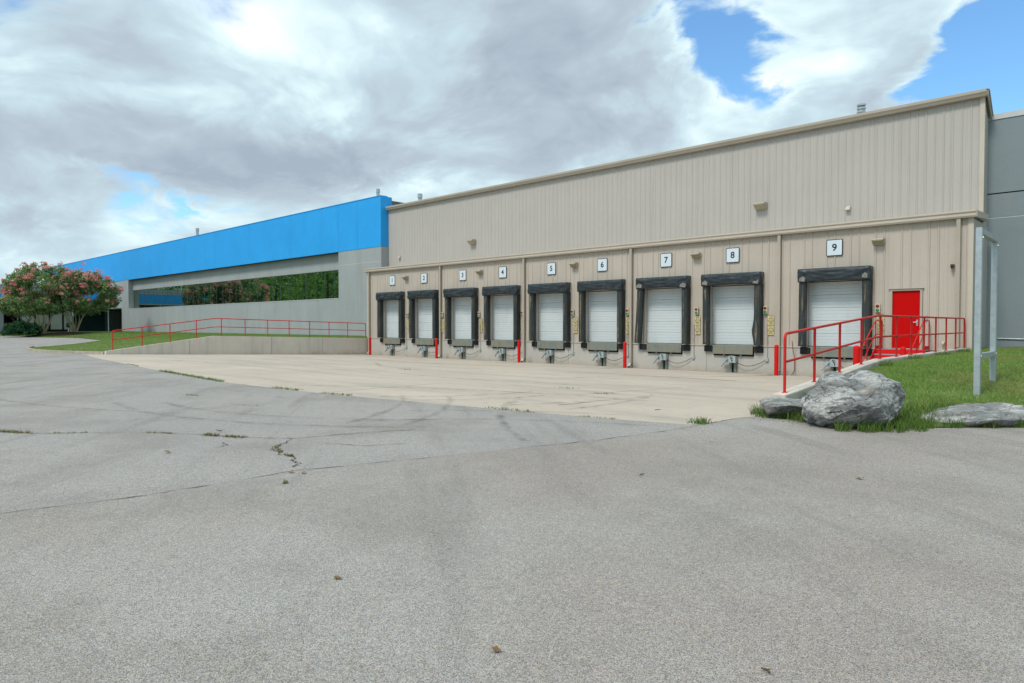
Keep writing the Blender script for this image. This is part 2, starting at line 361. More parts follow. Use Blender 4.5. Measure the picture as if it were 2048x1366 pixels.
# ------------------------------------------------------------------ mesh helpers
class MB:
    def __init__(self): self.v = []; self.f = []
    def add(self, vs, fs):
        o = len(self.v); self.v += [tuple(p) for p in vs]; self.f += [tuple(o + i for i in f) for f in fs]; return self
    def box(self, x0, x1, y0, y1, z0, z1):
        return self.add([(x0, y0, z0), (x1, y0, z0), (x1, y1, z0), (x0, y1, z0), (x0, y0, z1), (x1, y0, z1), (x1, y1, z1), (x0, y1, z1)],
                        [(0, 3, 2, 1), (4, 5, 6, 7), (0, 1, 5, 4), (1, 2, 6, 5), (2, 3, 7, 6), (3, 0, 4, 7)])
    def prism(self, pts, axis, a0, a1):
        """extrude a 2-D outline along an axis: 'x' -> pts (y,z), 'y' -> pts (x,z), 'z' -> pts (x,y)"""
        def P(p, a): return {'x': (a, p[0], p[1]), 'y': (p[0], a, p[1]), 'z': (p[0], p[1], a)}[axis]
        n = len(pts); vs = [P(p, a0) for p in pts] + [P(p, a1) for p in pts]
        fs = [tuple(range(n)), tuple(range(2 * n - 1, n - 1, -1))] + [(i, n + i, n + (i + 1) % n, (i + 1) % n) for i in range(n)]
        return self.add(vs, fs)
    def tube(self, path, rad, n=10, caps=True):
        path = [Vector(p) for p in path]; k = len(path)
        if not hasattr(rad, '__len__'): rad = [rad] * k
        up = None; rings = []; vs = []
        for i, p in enumerate(path):
            d = (path[min(i + 1, k - 1)] - path[max(i - 1, 0)]).normalized()
            if up is None:
                up = Vector((0, 0, 1)) if abs(d.z) < .9 else Vector((1, 0, 0))
            a = d.cross(up).normalized(); b = a.cross(d).normalized(); up = b
            for j in range(n):
                t = 2 * PI * j / n; vs.append(tuple(p + (a * math.cos(t) + b * math.sin(t)) * rad[i]))
        fs = []
        for i in range(k - 1):
            for j in range(n):
                fs.append((i * n + j, i * n + (j + 1) % n, (i + 1) * n + (j + 1) % n, (i + 1) * n + j))
        if caps: fs += [tuple(range(n - 1, -1, -1)), tuple(range((k - 1) * n, k * n))]
        return self.add(vs, fs)
    def build(self, name, m, parent=None, bevel=0, smooth=False):
        off = Vector((0, 0, 0)); p = parent
        while p: off += p.location; p = p.parent
        me = bpy.data.meshes.new(name); me.from_pydata([tuple(Vector(v) - off) for v in self.v], [], self.f)
        bm = bmesh.new(); bm.from_mesh(me)
        bmesh.ops.recalc_face_normals(bm, faces=bm.faces)
        if bevel: bmesh.ops.bevel(bm, geom=list(bm.edges), offset=bevel, segments=2, affect='EDGES', clamp_overlap=True)
        bm.to_mesh(me); bm.free()
        if smooth:
            for q in me.polygons: q.use_smooth = True
            if smooth != 'all': me.set_sharp_from_angle(angle=R(40))
        o = bpy.data.objects.new(name, me); col.objects.link(o)
        me.materials.append(m if not isinstance(m, str) else M[m])
        if parent: o.parent = parent
        return o
def box(name, m, parent, x0, x1, y0, y1, z0, z1, bevel=0): return MB().box(x0, x1, y0, y1, z0, z1).build(name, m, parent, bevel)

def tag(o, label, cat, group=None):
    o['label'] = label; o['category'] = cat
    if group: o['group'] = group
    return o
def kind(o, k): o['kind'] = k; return o
def thing(name, loc, label, cat, group=None):
    o = bpy.data.objects.new(name, None); o.empty_display_size = .2; o.location = loc; col.objects.link(o)
    return tag(o, label, cat, group)
def copy_tree(o, parent=None):
    c = o.copy(); col.objects.link(c); c.parent = parent
    for ch in list(o.children): copy_tree(ch, c)
    return c

def fast_mesh(name, verts, faces_flat, nper, m, parent=None, off=(0, 0, 0)):
    me = bpy.data.meshes.new(name); verts = np.asarray(verts, np.float32) - np.asarray(off, np.float32)
    nf = len(faces_flat) // nper
    me.vertices.add(len(verts)); me.vertices.foreach_set('co', verts.ravel())
    me.loops.add(len(faces_flat)); me.loops.foreach_set('vertex_index', np.asarray(faces_flat, np.int32))
    me.polygons.add(nf); me.polygons.foreach_set('loop_start', np.arange(nf, dtype=np.int32) * nper)
    me.update(calc_edges=True); me.validate()
    o = bpy.data.objects.new(name, me); col.objects.link(o); me.materials.append(M[m])
    if parent: o.parent = parent
    return o

def blades(name, pts, h, w, m, lean=.5, parent=None):
    """grass blades: a bent strip of two triangles each, pts (n,3), h/w arrays"""
    n = len(pts); pts = np.asarray(pts); h = np.broadcast_to(h, n); w = np.broadcast_to(w, n)
    a = rng.uniform(0, 2 * PI, n); la = rng.uniform(0, 2 * PI, n); ll = rng.uniform(.1, lean, n) * h
    side = np.stack([np.cos(a), np.sin(a), np.zeros(n)], 1) * w[:, None] * .5
    ld = np.stack([np.cos(la), np.sin(la), np.zeros(n)], 1)
    mid = pts + ld * (ll * .35)[:, None]; mid[:, 2] += h * .6
    tip = pts + ld * ll[:, None]; tip[:, 2] += h * .95
    v = np.stack([pts - side, pts + side, mid + side * .7, mid - side * .7, tip], 1).reshape(-1, 3)
    b = np.arange(n)[:, None] * 5
    f = np.concatenate([b + np.array([[0, 1, 2]]), b + np.array([[0, 2, 3]]), b + np.array([[3, 2, 4]])], 1).reshape(-1)
    return fast_mesh(name, v, f, 3, m, parent)

def leafcloud(centers, spread, per, size, flat=.0):
    """random leaf quads round clump centres -> (verts, faces)"""
    n = len(centers) * per
    c = np.repeat(np.asarray(centers), per, 0); sp = np.repeat(np.broadcast_to(spread, len(centers)), per)
    d = rng.normal(size=(n, 3)); d /= np.linalg.norm(d, axis=1)[:, None]
    p = c + d * (sp * rng.uniform(.15, 1, n) ** .6)[:, None] * np.array([1, 1, .8])
    u = rng.normal(size=(n, 3)); u /= np.linalg.norm(u, axis=1)[:, None]
    w = np.cross(u, rng.normal(size=(n, 3))); w[:, 2] *= (1 - flat); w /= np.linalg.norm(w, axis=1)[:, None]
    s = (size * rng.uniform(.6, 1.3, n))[:, None]
    u = u * s; w = w * s * .62
    v = np.stack([p - u, p - w * .9, p + u, p + w * .9], 1).reshape(-1, 3)
    return v, np.arange(n * 4)

def T(X): return .009 * max(0., -X - 50)       # the ground climbs gently towards the far left

# ================================================================== GROUND
YF = 29.4                                       # plane of the dock wall
def zdock(y): return -.0316 * max(0., y - 12.5)
EDGE = [(-43.8, 11.45), (-37.2, 10.4), (-27.2, 9.25), (-18.6, 8.45), (-14.5, 8.6), (-11.6, 8.95), (-8.7, 9.35), (-6.8, 9.6), (-5.35, 9.95), (-5.2, 10.5), (-5.12, 11.3), (-4.95, 11.75)]
def yedge(x): return float(np.interp(x, [p[0] for p in EDGE], [p[1] for p in EDGE]))

far = MB().add([(-900, -900, -.75), (900, -900, -.75), (900, 900, -.75), (-900, 900, -.75)], [(0, 1, 2, 3)]).build('ground', 'field')
kind(far, 'structure')

def build_asphalt():
    xs = sorted(set([-160, -140, -120, -100, -85, -70, -60, -55, -50, -47, -45, -43.8] + [p[0] for p in EDGE] + [-35, -30, -23, -4, -3.67, -2.5, -1.39, 0, 2, 5, 9, 13, 20, 40, 60]))
    mb = MB(); prev = None
    def ytop(x):
        if x < -43.8: return 34.0
        if x <= -4.95: return yedge(x)
        return float(np.interp(x, [-4.95, -4.3, -3.67, -2.5, -1.39, 13, 60], [12.2, 12.3, 12.3, 12.9, 14.0, 27.5, 27.5]))
    ys = [-90, -40, -15, -5, 0, 4]
    cols = []
    for x in xs:
        yt = ytop(x)
        cols.append([(x, y, T(x)) for y in ys] + [(x, yt * .75 + 1, T(x)), (x, yt, T(x))])
    nr = len(ys) + 2
    vs = [p for c in cols for p in c]
    fs = [(i * nr + j, (i + 1) * nr + j, (i + 1) * nr + j + 1, i * nr + j + 1) for i in range(len(xs) - 1) for j in range(nr - 1)]
    o = mb.add(vs, fs).build('asphalt_lot', 'asphalt'); return kind(o, 'structure')
asphalt = build_asphalt()
# the older, warmer paving in the foreground, laid up to a straight seam
seam = [(-7.6, -1.6), (-7.06, 1.22), (-6.85, 2.32), (-6.8, 3.84), (-6.22, 5.55), (-5.56, 7.76), (-5.22, 9.5), (-5.2, 10.4), (-5.12, 11.2), (-4.9, 11.6), (-4.3, 11.6), (-3.67, 11.15), (-2.5, 12.1), (-1.39, 13.2), (5, 19.3), (13, 26.9), (60, 26.9), (60, -60), (-9, -60)]
o = MB().add([(x, y, .004) for x, y in seam], [tuple(range(len(seam)))]).build('old_paving', 'asphalt_old', asphalt); kind(o, 'structure')

def strip(path, width, z=.007, wob=.0, widths=None):
    """flat ribbon along a ground path with an 'edge' attribute fading to both sides"""
    pts = [Vector((*p, 0)) for p in path]; vs = []; e = []
    for i, p in enumerate(pts):
        d = (pts[min(i + 1, len(pts) - 1)] - pts[max(i - 1, 0)]).normalized(); s = Vector((-d.y, d.x, 0))
        w = width if widths is None else widths[i]
        c = p + s * random.uniform(-wob, wob)
        end = 0.0 if i in (0, len(pts) - 1) else 1.0
        for k, ev in ((-.5, 0), (0, end), (.5, 0)):
            q = c + s * w * k; vs.append((q.x, q.y, z + zdock(q.y) * (1 if -42 < q.x < -4.9 else 0) + T(q.x))); e.append(ev)
    fs = []
    for i in range(len(pts) - 1):
        for j in range(2): fs.append((i * 3 + j, i * 3 + j + 1, i * 3 + j + 4, i * 3 + j + 3))
    return vs, fs, e
def ribbon(name, path, width, m, parent, z=.007, wob=0, widths=None):
    vs, fs, e = strip(path, width, z, wob, widths)
    o = MB().add(vs, fs).build(name, m, parent)
    a = o.data.attributes.new('edge', 'FLOAT', 'POINT'); a.data.foreach_set('value', e)
    return o
def densify(path, n, wob):
    out = []
    for (a, b) in zip(path[:-1], path[1:]):
        for i in range(n): 
            t = i / n; out.append((a[0] + (b[0] - a[0]) * t + random.uniform(-wob, wob), a[1] + (b[1] - a[1]) * t + random.uniform(-wob, wob)))
    return out + [path[-1]]

def cracks():
    L = [([(-12.9, 2.0), (-12.0, 2.5), (-11.4, 3.15), (-10.85, 3.7), (-10.1, 4.13), (-9.3, 4.5), (-8.76, 4.89), (-8.57, 5.68), (-8.2, 6.6)], .016),
         ([(-8.45, 4.5), (-8.2, 4.25), (-7.79, 4.18), (-7.5, 4.2), (-7.37, 4.05), (-7.15, 4.05), (-7.02, 3.89)], .016),
         ([(-8.76, 4.89), (-8.45, 4.5)], .012),
         ([(-9.2, 4.1), (-8.95, 4.0), (-8.85, 3.8)], .010),
         ([(-8.1, 5.0), (-7.6, 5.2), (-7.3, 5.7)], .010)]
    for p, w in L:
        q = densify(p, 7, .035); ribbon('crack', q, w, 'crack', asphalt, .009, 0, [w * random.uniform(.4, 1.5) for _ in q])
    q = densify(seam[:9], 10, .02); ribbon('paving_seam', q, .014, 'crack', asphalt, .009, 0, [.015 * random.uniform(.1, 1.3) for _ in q])
    q = densify([(-30, 7.9), (-26.5, 7.9), (-21.1, 7.6), (-14.1, 7.5), (-11.1, 7.25), (-9.7, 7.5)], 8, .03); ribbon('paving_seam', q, .03, MATS['stain'], asphalt, .008, 0)
cracks()

# ---- concrete apron, slab by slab
apron = MB().add([(x, yedge(x) + .03, -.03 + .0) for x, _ in EDGE[1:-1]] , [tuple(range(len(EDGE) - 2))]).build('apron_bed', 'crack')
bpy.data.objects.remove(apron)
def build_apron():
    ap = bpy.data.objects.new('concrete_apron', None); col.objects.link(ap); kind(ap, 'structure'); ap['label'] = 'pale concrete apron sloping down to the dock doors'
    xs = [-41.93, -37.3, -32.7, -28.1, -23.5, -18.9, -14.3, -9.6, -4.98]
    rows = [None, 12.5, 17.4, 22.35, 26.2, 29.38]
    g = .007
    bed = MB()
    bed.add([(-41.95, 12.5, -.03), (-4.97, 12.5, -.03), (-4.97, 29.39, zdock(29.39) - .03), (-41.95, 29.39, zdock(29.39) - .03)], [(0, 1, 2, 3)])
    pts = [(x, yedge(x) - .02) for x in [-41.95] + [p[0] for p in EDGE if -41.9 < p[0] < -5.0] + [-4.97]]
    n = len(pts); bed.add([(x, y, -.03) for x, y in pts] + [(x, 12.5, -.03) for x, y in pts], [(i, i + 1, n + i + 1, n + i) for i in range(n - 1)])
    bed.build('joint_filler', 'crack', ap)
    for i in range(len(xs) - 1):
        for j in range(len(rows) - 1):
            x0, x1 = xs[i] + g, xs[i + 1] - g; y1 = rows[j + 1] - g
            ins = sorted([x0, x1] + [p[0] for p in EDGE if x0 < p[0] < x1])
            bot = [(x, yedge(x) if j == 0 else rows[j] + g) for x in ins]
            dz = .004 + random.uniform(-.002, .002)
            top = [(x, y, zdock(y) + dz) for x, y in bot]; topb = [(x, y1, zdock(y1) + dz) for x in ins]
            k = len(ins); vs = top + topb; vs += [(x, y, z - .1) for x, y, z in vs]
            fs = [(a, a + 1, k + a + 1, k + a) for a in range(k - 1)]
            ring = list(range(k)) + list(range(2 * k - 1, k - 1, -1))
            fs += [(ring[a], ring[(a + 1) % len(ring)], 2 * k + ring[(a + 1) % len(ring)], 2 * k + ring[a]) for a in range(len(ring))]
            MB().add(vs, fs).build('slab', 'concrete', ap)
    # the little wing of concrete round the kerb end
    w = [(-43.8, 11.45), (-41.94, 11.18), (-41.94, 12.3), (-42.6, 12.0)]
    MB().add([(x, y, .004) for x, y in w], [(0, 1, 2, 3)]).build('slab', 'concrete', ap)
    # dark open joints, hairline cracks and tyre marks
    for p, w in (([(-32.2, 22.35), (-29, 22.35), (-25.4, 22.35)], .05), ([(-18.9, 22.35), (-14, 22.35), (-10.3, 22.35)], .055), ([(-13.0, 22.4), (-12.2, 24.0), (-11.7, 26.5), (-11.4, 28.6)], .05)):
        q = densify(p, 6, .004); ribbon('open_joint', q, w, 'crack', ap, .011, 0)
    for k in range(16):
        x, y = random.uniform(-36, -8), random.uniform(10.5, 24); L = random.uniform(.5, 2.2); a = random.choice([0, .1, -.12, 1.4])
        q = densify([(x, y), (x + L * math.cos(a), y + L * math.sin(a))], 6, .04); ribbon('hairline_crack', q, .02, 'crack', ap, .011, 0, [random.uniform(.0, .035) for _ in q])
    for p, w in (([(-12.6, 9.0), (-11.6, 10.0), (-10.9, 11.4), (-10.8, 12.4)], .28), ([(-11.5, 9.1), (-10.6, 10.0), (-10.1, 11.2), (-10.0, 11.9)], .26),
                 ([(-9.4, 9.6), (-8.6, 11.4), (-8.2, 12.6), (-8.5, 13.8)], .26), ([(-8.0, 10.0), (-7.9, 11.6), (-8.1, 13.0), (-8.6, 14.2)], .22), ([(-17, 9.0), (-13.5, 11.2), (-10, 12.2), (-7.4, 12.4)], .3),
                 ([(-22, 15), (-16, 14.2), (-11, 15.5)], .35), ([(-30, 13.0), (-25, 14.2), (-19, 14.0)], .4), ([(-28, 20), (-24, 17.5), (-20, 16.8)], .35)):
        q = densify(p, 6, .01); ribbon('tyre_mark', q, w, MATS['tyre'], ap, .014, 0)
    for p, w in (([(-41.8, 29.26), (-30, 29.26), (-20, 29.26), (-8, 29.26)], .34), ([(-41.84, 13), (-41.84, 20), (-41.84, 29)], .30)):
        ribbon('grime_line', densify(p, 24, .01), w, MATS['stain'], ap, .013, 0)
    for x in (-33.75, -26.4, -19.1, -11.6): ribbon('drain_stain', densify([(x, 29.2), (x + .1, 28.4), (x - .1, 27.2)], 6, .05), .9, MATS['stain'], ap, .0155, 0)
    return ap
apron = build_apron()
def arc(cx, cy, r, a0, a1, n=9): return [(cx + r * math.cos(R(a0 + (a1 - a0) * k / n)), cy + r * math.sin(R(a0 + (a1 - a0) * k / n))) for k in range(n + 1)]
for p, w in ((arc(-16.5, 3.2, 7.6, 22, 58), .22), (arc(-16.5, 3.2, 8.6, 24, 56), .22), (arc(-4.0, 3.0, 6.6, 105, 150), .22), (arc(-4.2, 2.8, 7.8, 103, 140), .22), (arc(-14, 12.5, 7.2, 262, 318), .24), (arc(-14, 12.8, 8.3, 258, 315), .24),
             (arc(-20, 18, 15, 262, 300), .26), (arc(-2, 15, 9, 205, 235), .22), (arc(-1.4, 15, 9.4, 208, 240), .22)):
    ribbon('tyre_mark', densify(p, 3, .01), w, MATS['tyre_faint'], asphalt, .0125, 0)

# ---- lawns
LB = [(-160, 15.5), (-112, 15.8), (-97.1, 17.1), (-88, 18.7), (-82.4, 21.1), (-72, 20.5), (-67.5, 21.3), (-64.9, 19.1), (-61.1, 14.9), (-55.6, 11.6), (-53.6, 10.85), (-51.5, 10.55), (-49.4, 10.45), (-46.5, 10.8), (-44, 11.5), (-42.25, 12.2)]
def seg_dist(px, py, poly):
    d = np.full(np.shape(px), 1e9)
    for (a, b) in zip(poly[:-1], poly[1:]):
        dx, dy = b[0] - a[0], b[1] - a[1]; t = np.clip(((px - a[0]) * dx + (py - a[1]) * dy) / (dx * dx + dy * dy), 0, 1)
        d = np.minimum(d, np.hypot(px - a[0] - t * dx, py - a[1] - t * dy))
    return d
WLZ = ([11.5, 12.19, 18.1, 29.4], [.12, .20, .97, .68])
def hL(x, y):
    x = np.asarray(x, float); y = np.asarray(y, float)
    d = seg_dist(x, y, LB); s = np.clip(d / 7.0, 0, 1); s = s * s * (3 - 2 * s)
    t = .009 * np.maximum(0, -x - 50)
    z = t * (1 - s) + .14 * np.clip(1 - np.abs(x + 48) / 12, .15, 1) * (1 - s) + .80 * s
    wz = np.interp(y, *WLZ) - .03; k = np.clip((x + 44.4) / 2.1, 0, 1)
    return z * (1 - k) + np.minimum(z, wz) * k + .012 * np.sin(x * 1.7) * np.cos(y * 2.3)
def inpoly(x, y, poly):
    x = np.asarray(x); y = np.asarray(y); c = np.zeros(x.shape, bool)
    for (a, b) in zip(poly, poly[1:] + poly[:1]):
        cond = ((a[1] > y) != (b[1] > y)) & (x < (b[0] - a[0]) * (y - a[1]) / (b[1] - a[1] + 1e-12) + a[0]); c ^= cond
    return c
LPOLY = LB + [(-42.22, 30.85), (-160, 30.85)]
def build_lawn_left():
    # boundary-conforming sheet: columns across X, from the lawn edge to the building
    bm = bmesh.new(); vs = []
    pts = []
    for (a, b) in zip(LB[:-1], LB[1:]):
        n = max(1, int(math.hypot(b[0] - a[0], b[1] - a[1]) / 1.0)); pts += [(a[0] + (b[0] - a[0]) * i / n, a[1] + (b[1] - a[1]) * i / n) for i in range(n)]
    pts.append(LB[-1])
    ys = np.arange(12.8, 30.85, 1.0); pts += [(-42.22, y) for y in ys] + [(-42.22, 30.85)]
    pts += [(x, 30.85) for x in np.arange(-43.5, -160, -2.5)] + [(-160, 30.85)] + [(-160, y) for y in np.arange(28, 16, -2)]
    import mathutils
    inner = []
    for x in np.arange(-158, -42.6, 1.1):
        for y in np.arange(11, 30.6, 1.0):
            inner.append((x + random.uniform(-.2, .2), y + random.uniform(-.2, .2)))
    ia = np.array(inner); ok = inpoly(ia[:, 0], ia[:, 1], LPOLY) & (seg_dist(ia[:, 0], ia[:, 1], LB) > .5); inner = ia[ok].tolist()
    allp = [mathutils.Vector(p) for p in pts + [tuple(p) for p in inner]]
    nb = len(pts); edges = [(i, (i + 1) % nb) for i in range(nb)]
    V, Ed, F, *_ = mathutils.geometry.delaunay_2d_cdt(allp, edges, [], 1, 1e-5)
    P = np.array([(v.x, v.y) for v in V]); Z = hL(P[:, 0], P[:, 1])
    o = MB().add([(p[0], p[1], z) for p, z in zip(P, Z)], [tuple(f) for f in F]).build('lawn_soil', 'turf', smooth='all'); kind(o, 'structure'); return o
lawnL = build_lawn_left()
def scatter_left():
    n = 150000
    x = -42.3 - 58 * rng.uniform(0, 1, n) ** 1.5; y = rng.uniform(10.4, 30.7, n)
    ok = inpoly(x, y, LPOLY) & ~((seg_dist(x, y, LB) < .14) & (x > -58)); x = x[ok]; y = y[ok]; z = hL(x, y) - .01
    sc = 1 + (-x - 42) / 40.
    o = blades('lawn_grass', np.stack([x, y, z], 1), rng.uniform(.03, .06, len(x)) * sc ** .5, .02 * sc, 'lawn', .8)
    o['label'] = 'mown green lawn between the drive and the grey building'; kind(o, 'stuff')
scatter_left()

RW = ([11.9, 12.5, 14.1, 15.6, 17.1, 18.5, 30], [.34, .37, .48, .59, .70, .77, .78])   # top of the right retaining wall
RE = [(-4.6, 11.7), (-4.25, 11.68), (-3.67, 11.2), (-2.5, 12.15), (-1.39, 13.25), (13, 26.95)]
def hR(x, y):
    x = np.asarray(x, float); y = np.asarray(y, float)
    d = seg_dist(x, y, RE)
    wz = np.interp(y, *RW) - .10
    far_ = .82 - .0 * x
    s = np.clip(d / 6.5, 0, 1); z = .02 + .74 * (s * (1.7 - .7 * s))
    k = np.clip((-3.5 - x) / 1.1, 0, 1); near = np.clip((y - 12) / 2.0, 0, 1)
    z = z * (1 - k) + np.minimum(np.maximum(z, wz - .12), wz) * k * near + z * k * (1 - near)
    return z + .018 * np.sin(x * 3.1 + 1) * np.cos(y * 2.1)
RPOLY = RE + [(14, 32.4), (-4.6, 32.4)]
def build_lawn_right():
    import mathutils
    pts = []
    for (a, b) in zip(RPOLY, RPOLY[1:] + RPOLY[:1]):
        n = max(1, int(math.hypot(b[0] - a[0], b[1] - a[1]) / .5)); pts += [(a[0] + (b[0] - a[0]) * i / n, a[1] + (b[1] - a[1]) * i / n) for i in range(n)]
    inner = np.array([(x + random.uniform(-.1, .1), y + random.uniform(-.1, .1)) for x in np.arange(-4.3, 13.5, .5) for y in np.arange(11.5, 32.2, .5)])
    ok = inpoly(inner[:, 0], inner[:, 1], RPOLY) & (seg_dist(inner[:, 0], inner[:, 1], RPOLY + [RPOLY[0]]) > .25)
    allp = [mathutils.Vector(p) for p in pts + inner[ok].tolist()]
    nb = len(pts); V, Ed, F, *_ = mathutils.geometry.delaunay_2d_cdt(allp, [(i, (i + 1) % nb) for i in range(nb)], [], 1, 1e-5)
    P = np.array([(v.x, v.y) for v in V]); Z = hR(P[:, 0], P[:, 1])
    o = MB().add([(p[0], p[1], z) for p, z in zip(P, Z)], [tuple(f) for f in F]).build('bank_soil', 'turf', smooth='all'); return kind(o, 'structure')
bank = build_lawn_right()
def scatter_right():
    n = 230000
    x = -4.55 + 6.5 * rng.uniform(0, 1, n) ** 1.4; y = 11.05 + 21.4 * rng.uniform(0, 1, n) ** 1.35
    clump = np.array([mnoise.noise(Vector((a * 1.3, b * 1.3, 3.1))) for a, b in zip(x, y)])
    ok = inpoly(x, y, RPOLY); x, y, clump = x[ok], y[ok], clump[ok]
    z = hR(x, y) - .01; e = seg_dist(x, y, RE)
    h = rng.uniform(.035, .075, len(x)) * (1 + .5 * clump) * np.where(e < .5, 1.35, 1.0)
    o = blades('bank_grass', np.stack([x, y, z], 1), h, rng.uniform(.006, .011, len(x)), 'grass', 1.1)
    o['label'] = 'rough green and straw-coloured grass on the bank behind the boulders'; kind(o, 'stuff')
    # rank weeds round the boulders
    cs = [(-4.75, 11.95, .45), (-4.3, 11.85, .4), (-3.95, 11.7, .3), (-4.95, 12.1, .3), (-3.2, 11.62, .25), (-2.9, 11.9, .3), (-2.62, 12.15, .25), (-2.3, 12.55, .25), (-1.9, 13.0, .3), (-1.5, 13.3, .25), (-4.4, 13.0, .3), (-4.45, 14.0, .25), (-4.5, 17.6, .2), (-4.5, 20.3, .25), (-4.5, 23.5, .3), (-4.5, 26.5, .3), (-2.75, 12.7, .35), (-2.4, 13.3, .3), (-3.05, 11.12, .16), (-2.8, 11.38, .2), (-3.35, 10.92, .12), (-2.62, 11.75, .25), (-4.05, 11.55, .25)]
    P = []
    for cx, cy, r in cs:
        k = int(900 * r); a = rng.uniform(0, 2 * PI, k); q = r * np.sqrt(rng.uniform(0, 1, k)); P.append(np.stack([cx + q * np.cos(a), cy + q * np.sin(a)], 1))
    P = np.concatenate(P); z = np.where(inpoly(P[:, 0], P[:, 1], RPOLY), hR(P[:, 0], P[:, 1]), .0)
    o = blades('tall_weeds', np.column_stack([P, z - .01]), rng.uniform(.08, .24, len(P)), rng.uniform(.006, .012, len(P)), 'weed', 1.0)
    o['label'] = 'tall ragged weeds growing round the boulders'; kind(o, 'stuff')
scatter_right()
def joint_weeds():
    P = []; H = []
    def line(a, b, n, sp, h):
        t = rng.uniform(0, 1, n); p = np.array(a)[None] + t[:, None] * (np.array(b) - np.array(a))[None] + rng.normal(0, sp, (n, 2)); P.append(p); H.append(rng.uniform(.3, 1, n) * h)
    line((-25.3, 9.02), (-19.2, 8.48), 700, .05, .09); line((-31, 9.75), (-29, 9.5), 120, .04, .05)
    line((-16.4, 8.55), (-15.2, 8.6), 160, .05, .07); line((-14.2, 8.65), (-13.2, 8.8), 120, .04, .06); line((-9.3, 9.3), (-8.2, 9.42), 90, .04, .06); line((-5.35, 10.1), (-5.25, 10.25), 110, .06, .13); line((-7.3, 9.55), (-6.6, 9.65), 60, .03, .04)
    line((-11.3, 14.0), (-10.8, 14.05), 60, .1, .05); line((-9.6, 13.2), (-9.2, 13.3), 60, .1, .05); line((-21.5, 16.6), (-20.9, 16.7), 60, .1, .06)
    P1 = np.concatenate(P); H1 = np.concatenate(H); z = np.array([zdock(y) for y in P1[:, 1]])
    o = blades('joint_weeds', np.column_stack([P1, z]), H1, .012, 'weed', 1.1); o['label'] = 'green weeds sprouting along the edge of the concrete apron'; kind(o, 'stuff')
    P.clear(); H.clear()
    line((-13.2, 1.85), (-12.1, 2.45), 420, .035, .05); line((-11.9, 2.6), (-11.5, 3.05), 60, .03, .03); line((-10.0, 4.15), (-9.8, 4.25), 130, .035, .05); line((-9.65, 4.3), (-9.35, 4.45), 150, .03, .045); line((-10.9, 3.65), (-10.5, 3.9), 60, .03, .03)
    line((-8.4, 4.4), (-7.9, 4.22), 90, .02, .03); line((-7.75, 4.2), (-7.6, 4.2), 60, .025, .04); line((-6.35, 3.42), (-6.32, 3.45), 20, .02, .05); line((-13.5, 6.2), (-12.8, 6.4), 40, .05, .03); line((-16.2, 6.3), (-15.6, 6.4), 60, .05, .04)
    P1 = np.concatenate(P); H1 = np.concatenate(H)
    o = blades('crack_weeds', np.column_stack([P1, np.full(len(P1), .005)]), H1, .010, 'dryweed', 1.3); o['label'] = 'dry yellow-green weeds growing in the asphalt cracks'; kind(o, 'stuff')
joint_weeds()

def build_kerb():
    path = LB[9:-1] + [(-42.3, 12.12)]
    o = thing('kerb', (path[3][0], path[3][1], 0), 'weathered concrete kerb curving round the grass island', 'kerb')
    pts = [Vector((*p, 0)) for p in densify(path, 4, 0)]
    step = 6; i = 0
    while i < len(pts) - 1:
        seg = pts[i:i + step + 1]; vs = []; n = len(seg)
        for k, p in enumerate(seg):
            j = min(max(i + k, 0), len(pts) - 1); d = (pts[min(j + 1, len(pts) - 1)] - pts[max(j - 1, 0)]).normalized(); s = Vector((-d.y, d.x, 0))
            if k == 0: p = p + d * .008
            z0 = T(p.x)
            for off, z in ((-.08, -.05), (-.06, .135), (-.045, .15), (.07, .155), (.08, -.05)): q = p + s * off; vs.append((q.x, q.y, z0 + z))
        fs = [(a * 5 + b, a * 5 + b + 1, (a + 1) * 5 + b + 1, (a + 1) * 5 + b) for a in range(n - 1) for b in range(4)] + [(0, 1, 2, 3, 4), tuple((n - 1) * 5 + b for b in (4, 3, 2, 1, 0))]
        MB().add(vs, fs).build('kerb_stone', 'kerb', o); i += step
build_kerb()

# ================================================================== DOCK BUILDING (tan ribbed metal)
XL, XR = -42.0, -4.66
YU = 31.6
NUM = ['one', 'two', 'three', 'four', 'five', 'six', 'seven', 'eight', 'nine']
DC = [-38.95, -35.35, -31.65, -28.1, -24.4, -20.87, -17.2, -13.68, -9.3]     # centres of the nine docks
dock = thing('dock_building', (-23.3, 29.4, -.55), 'long tan ribbed metal loading dock building with nine white doors', 'building')

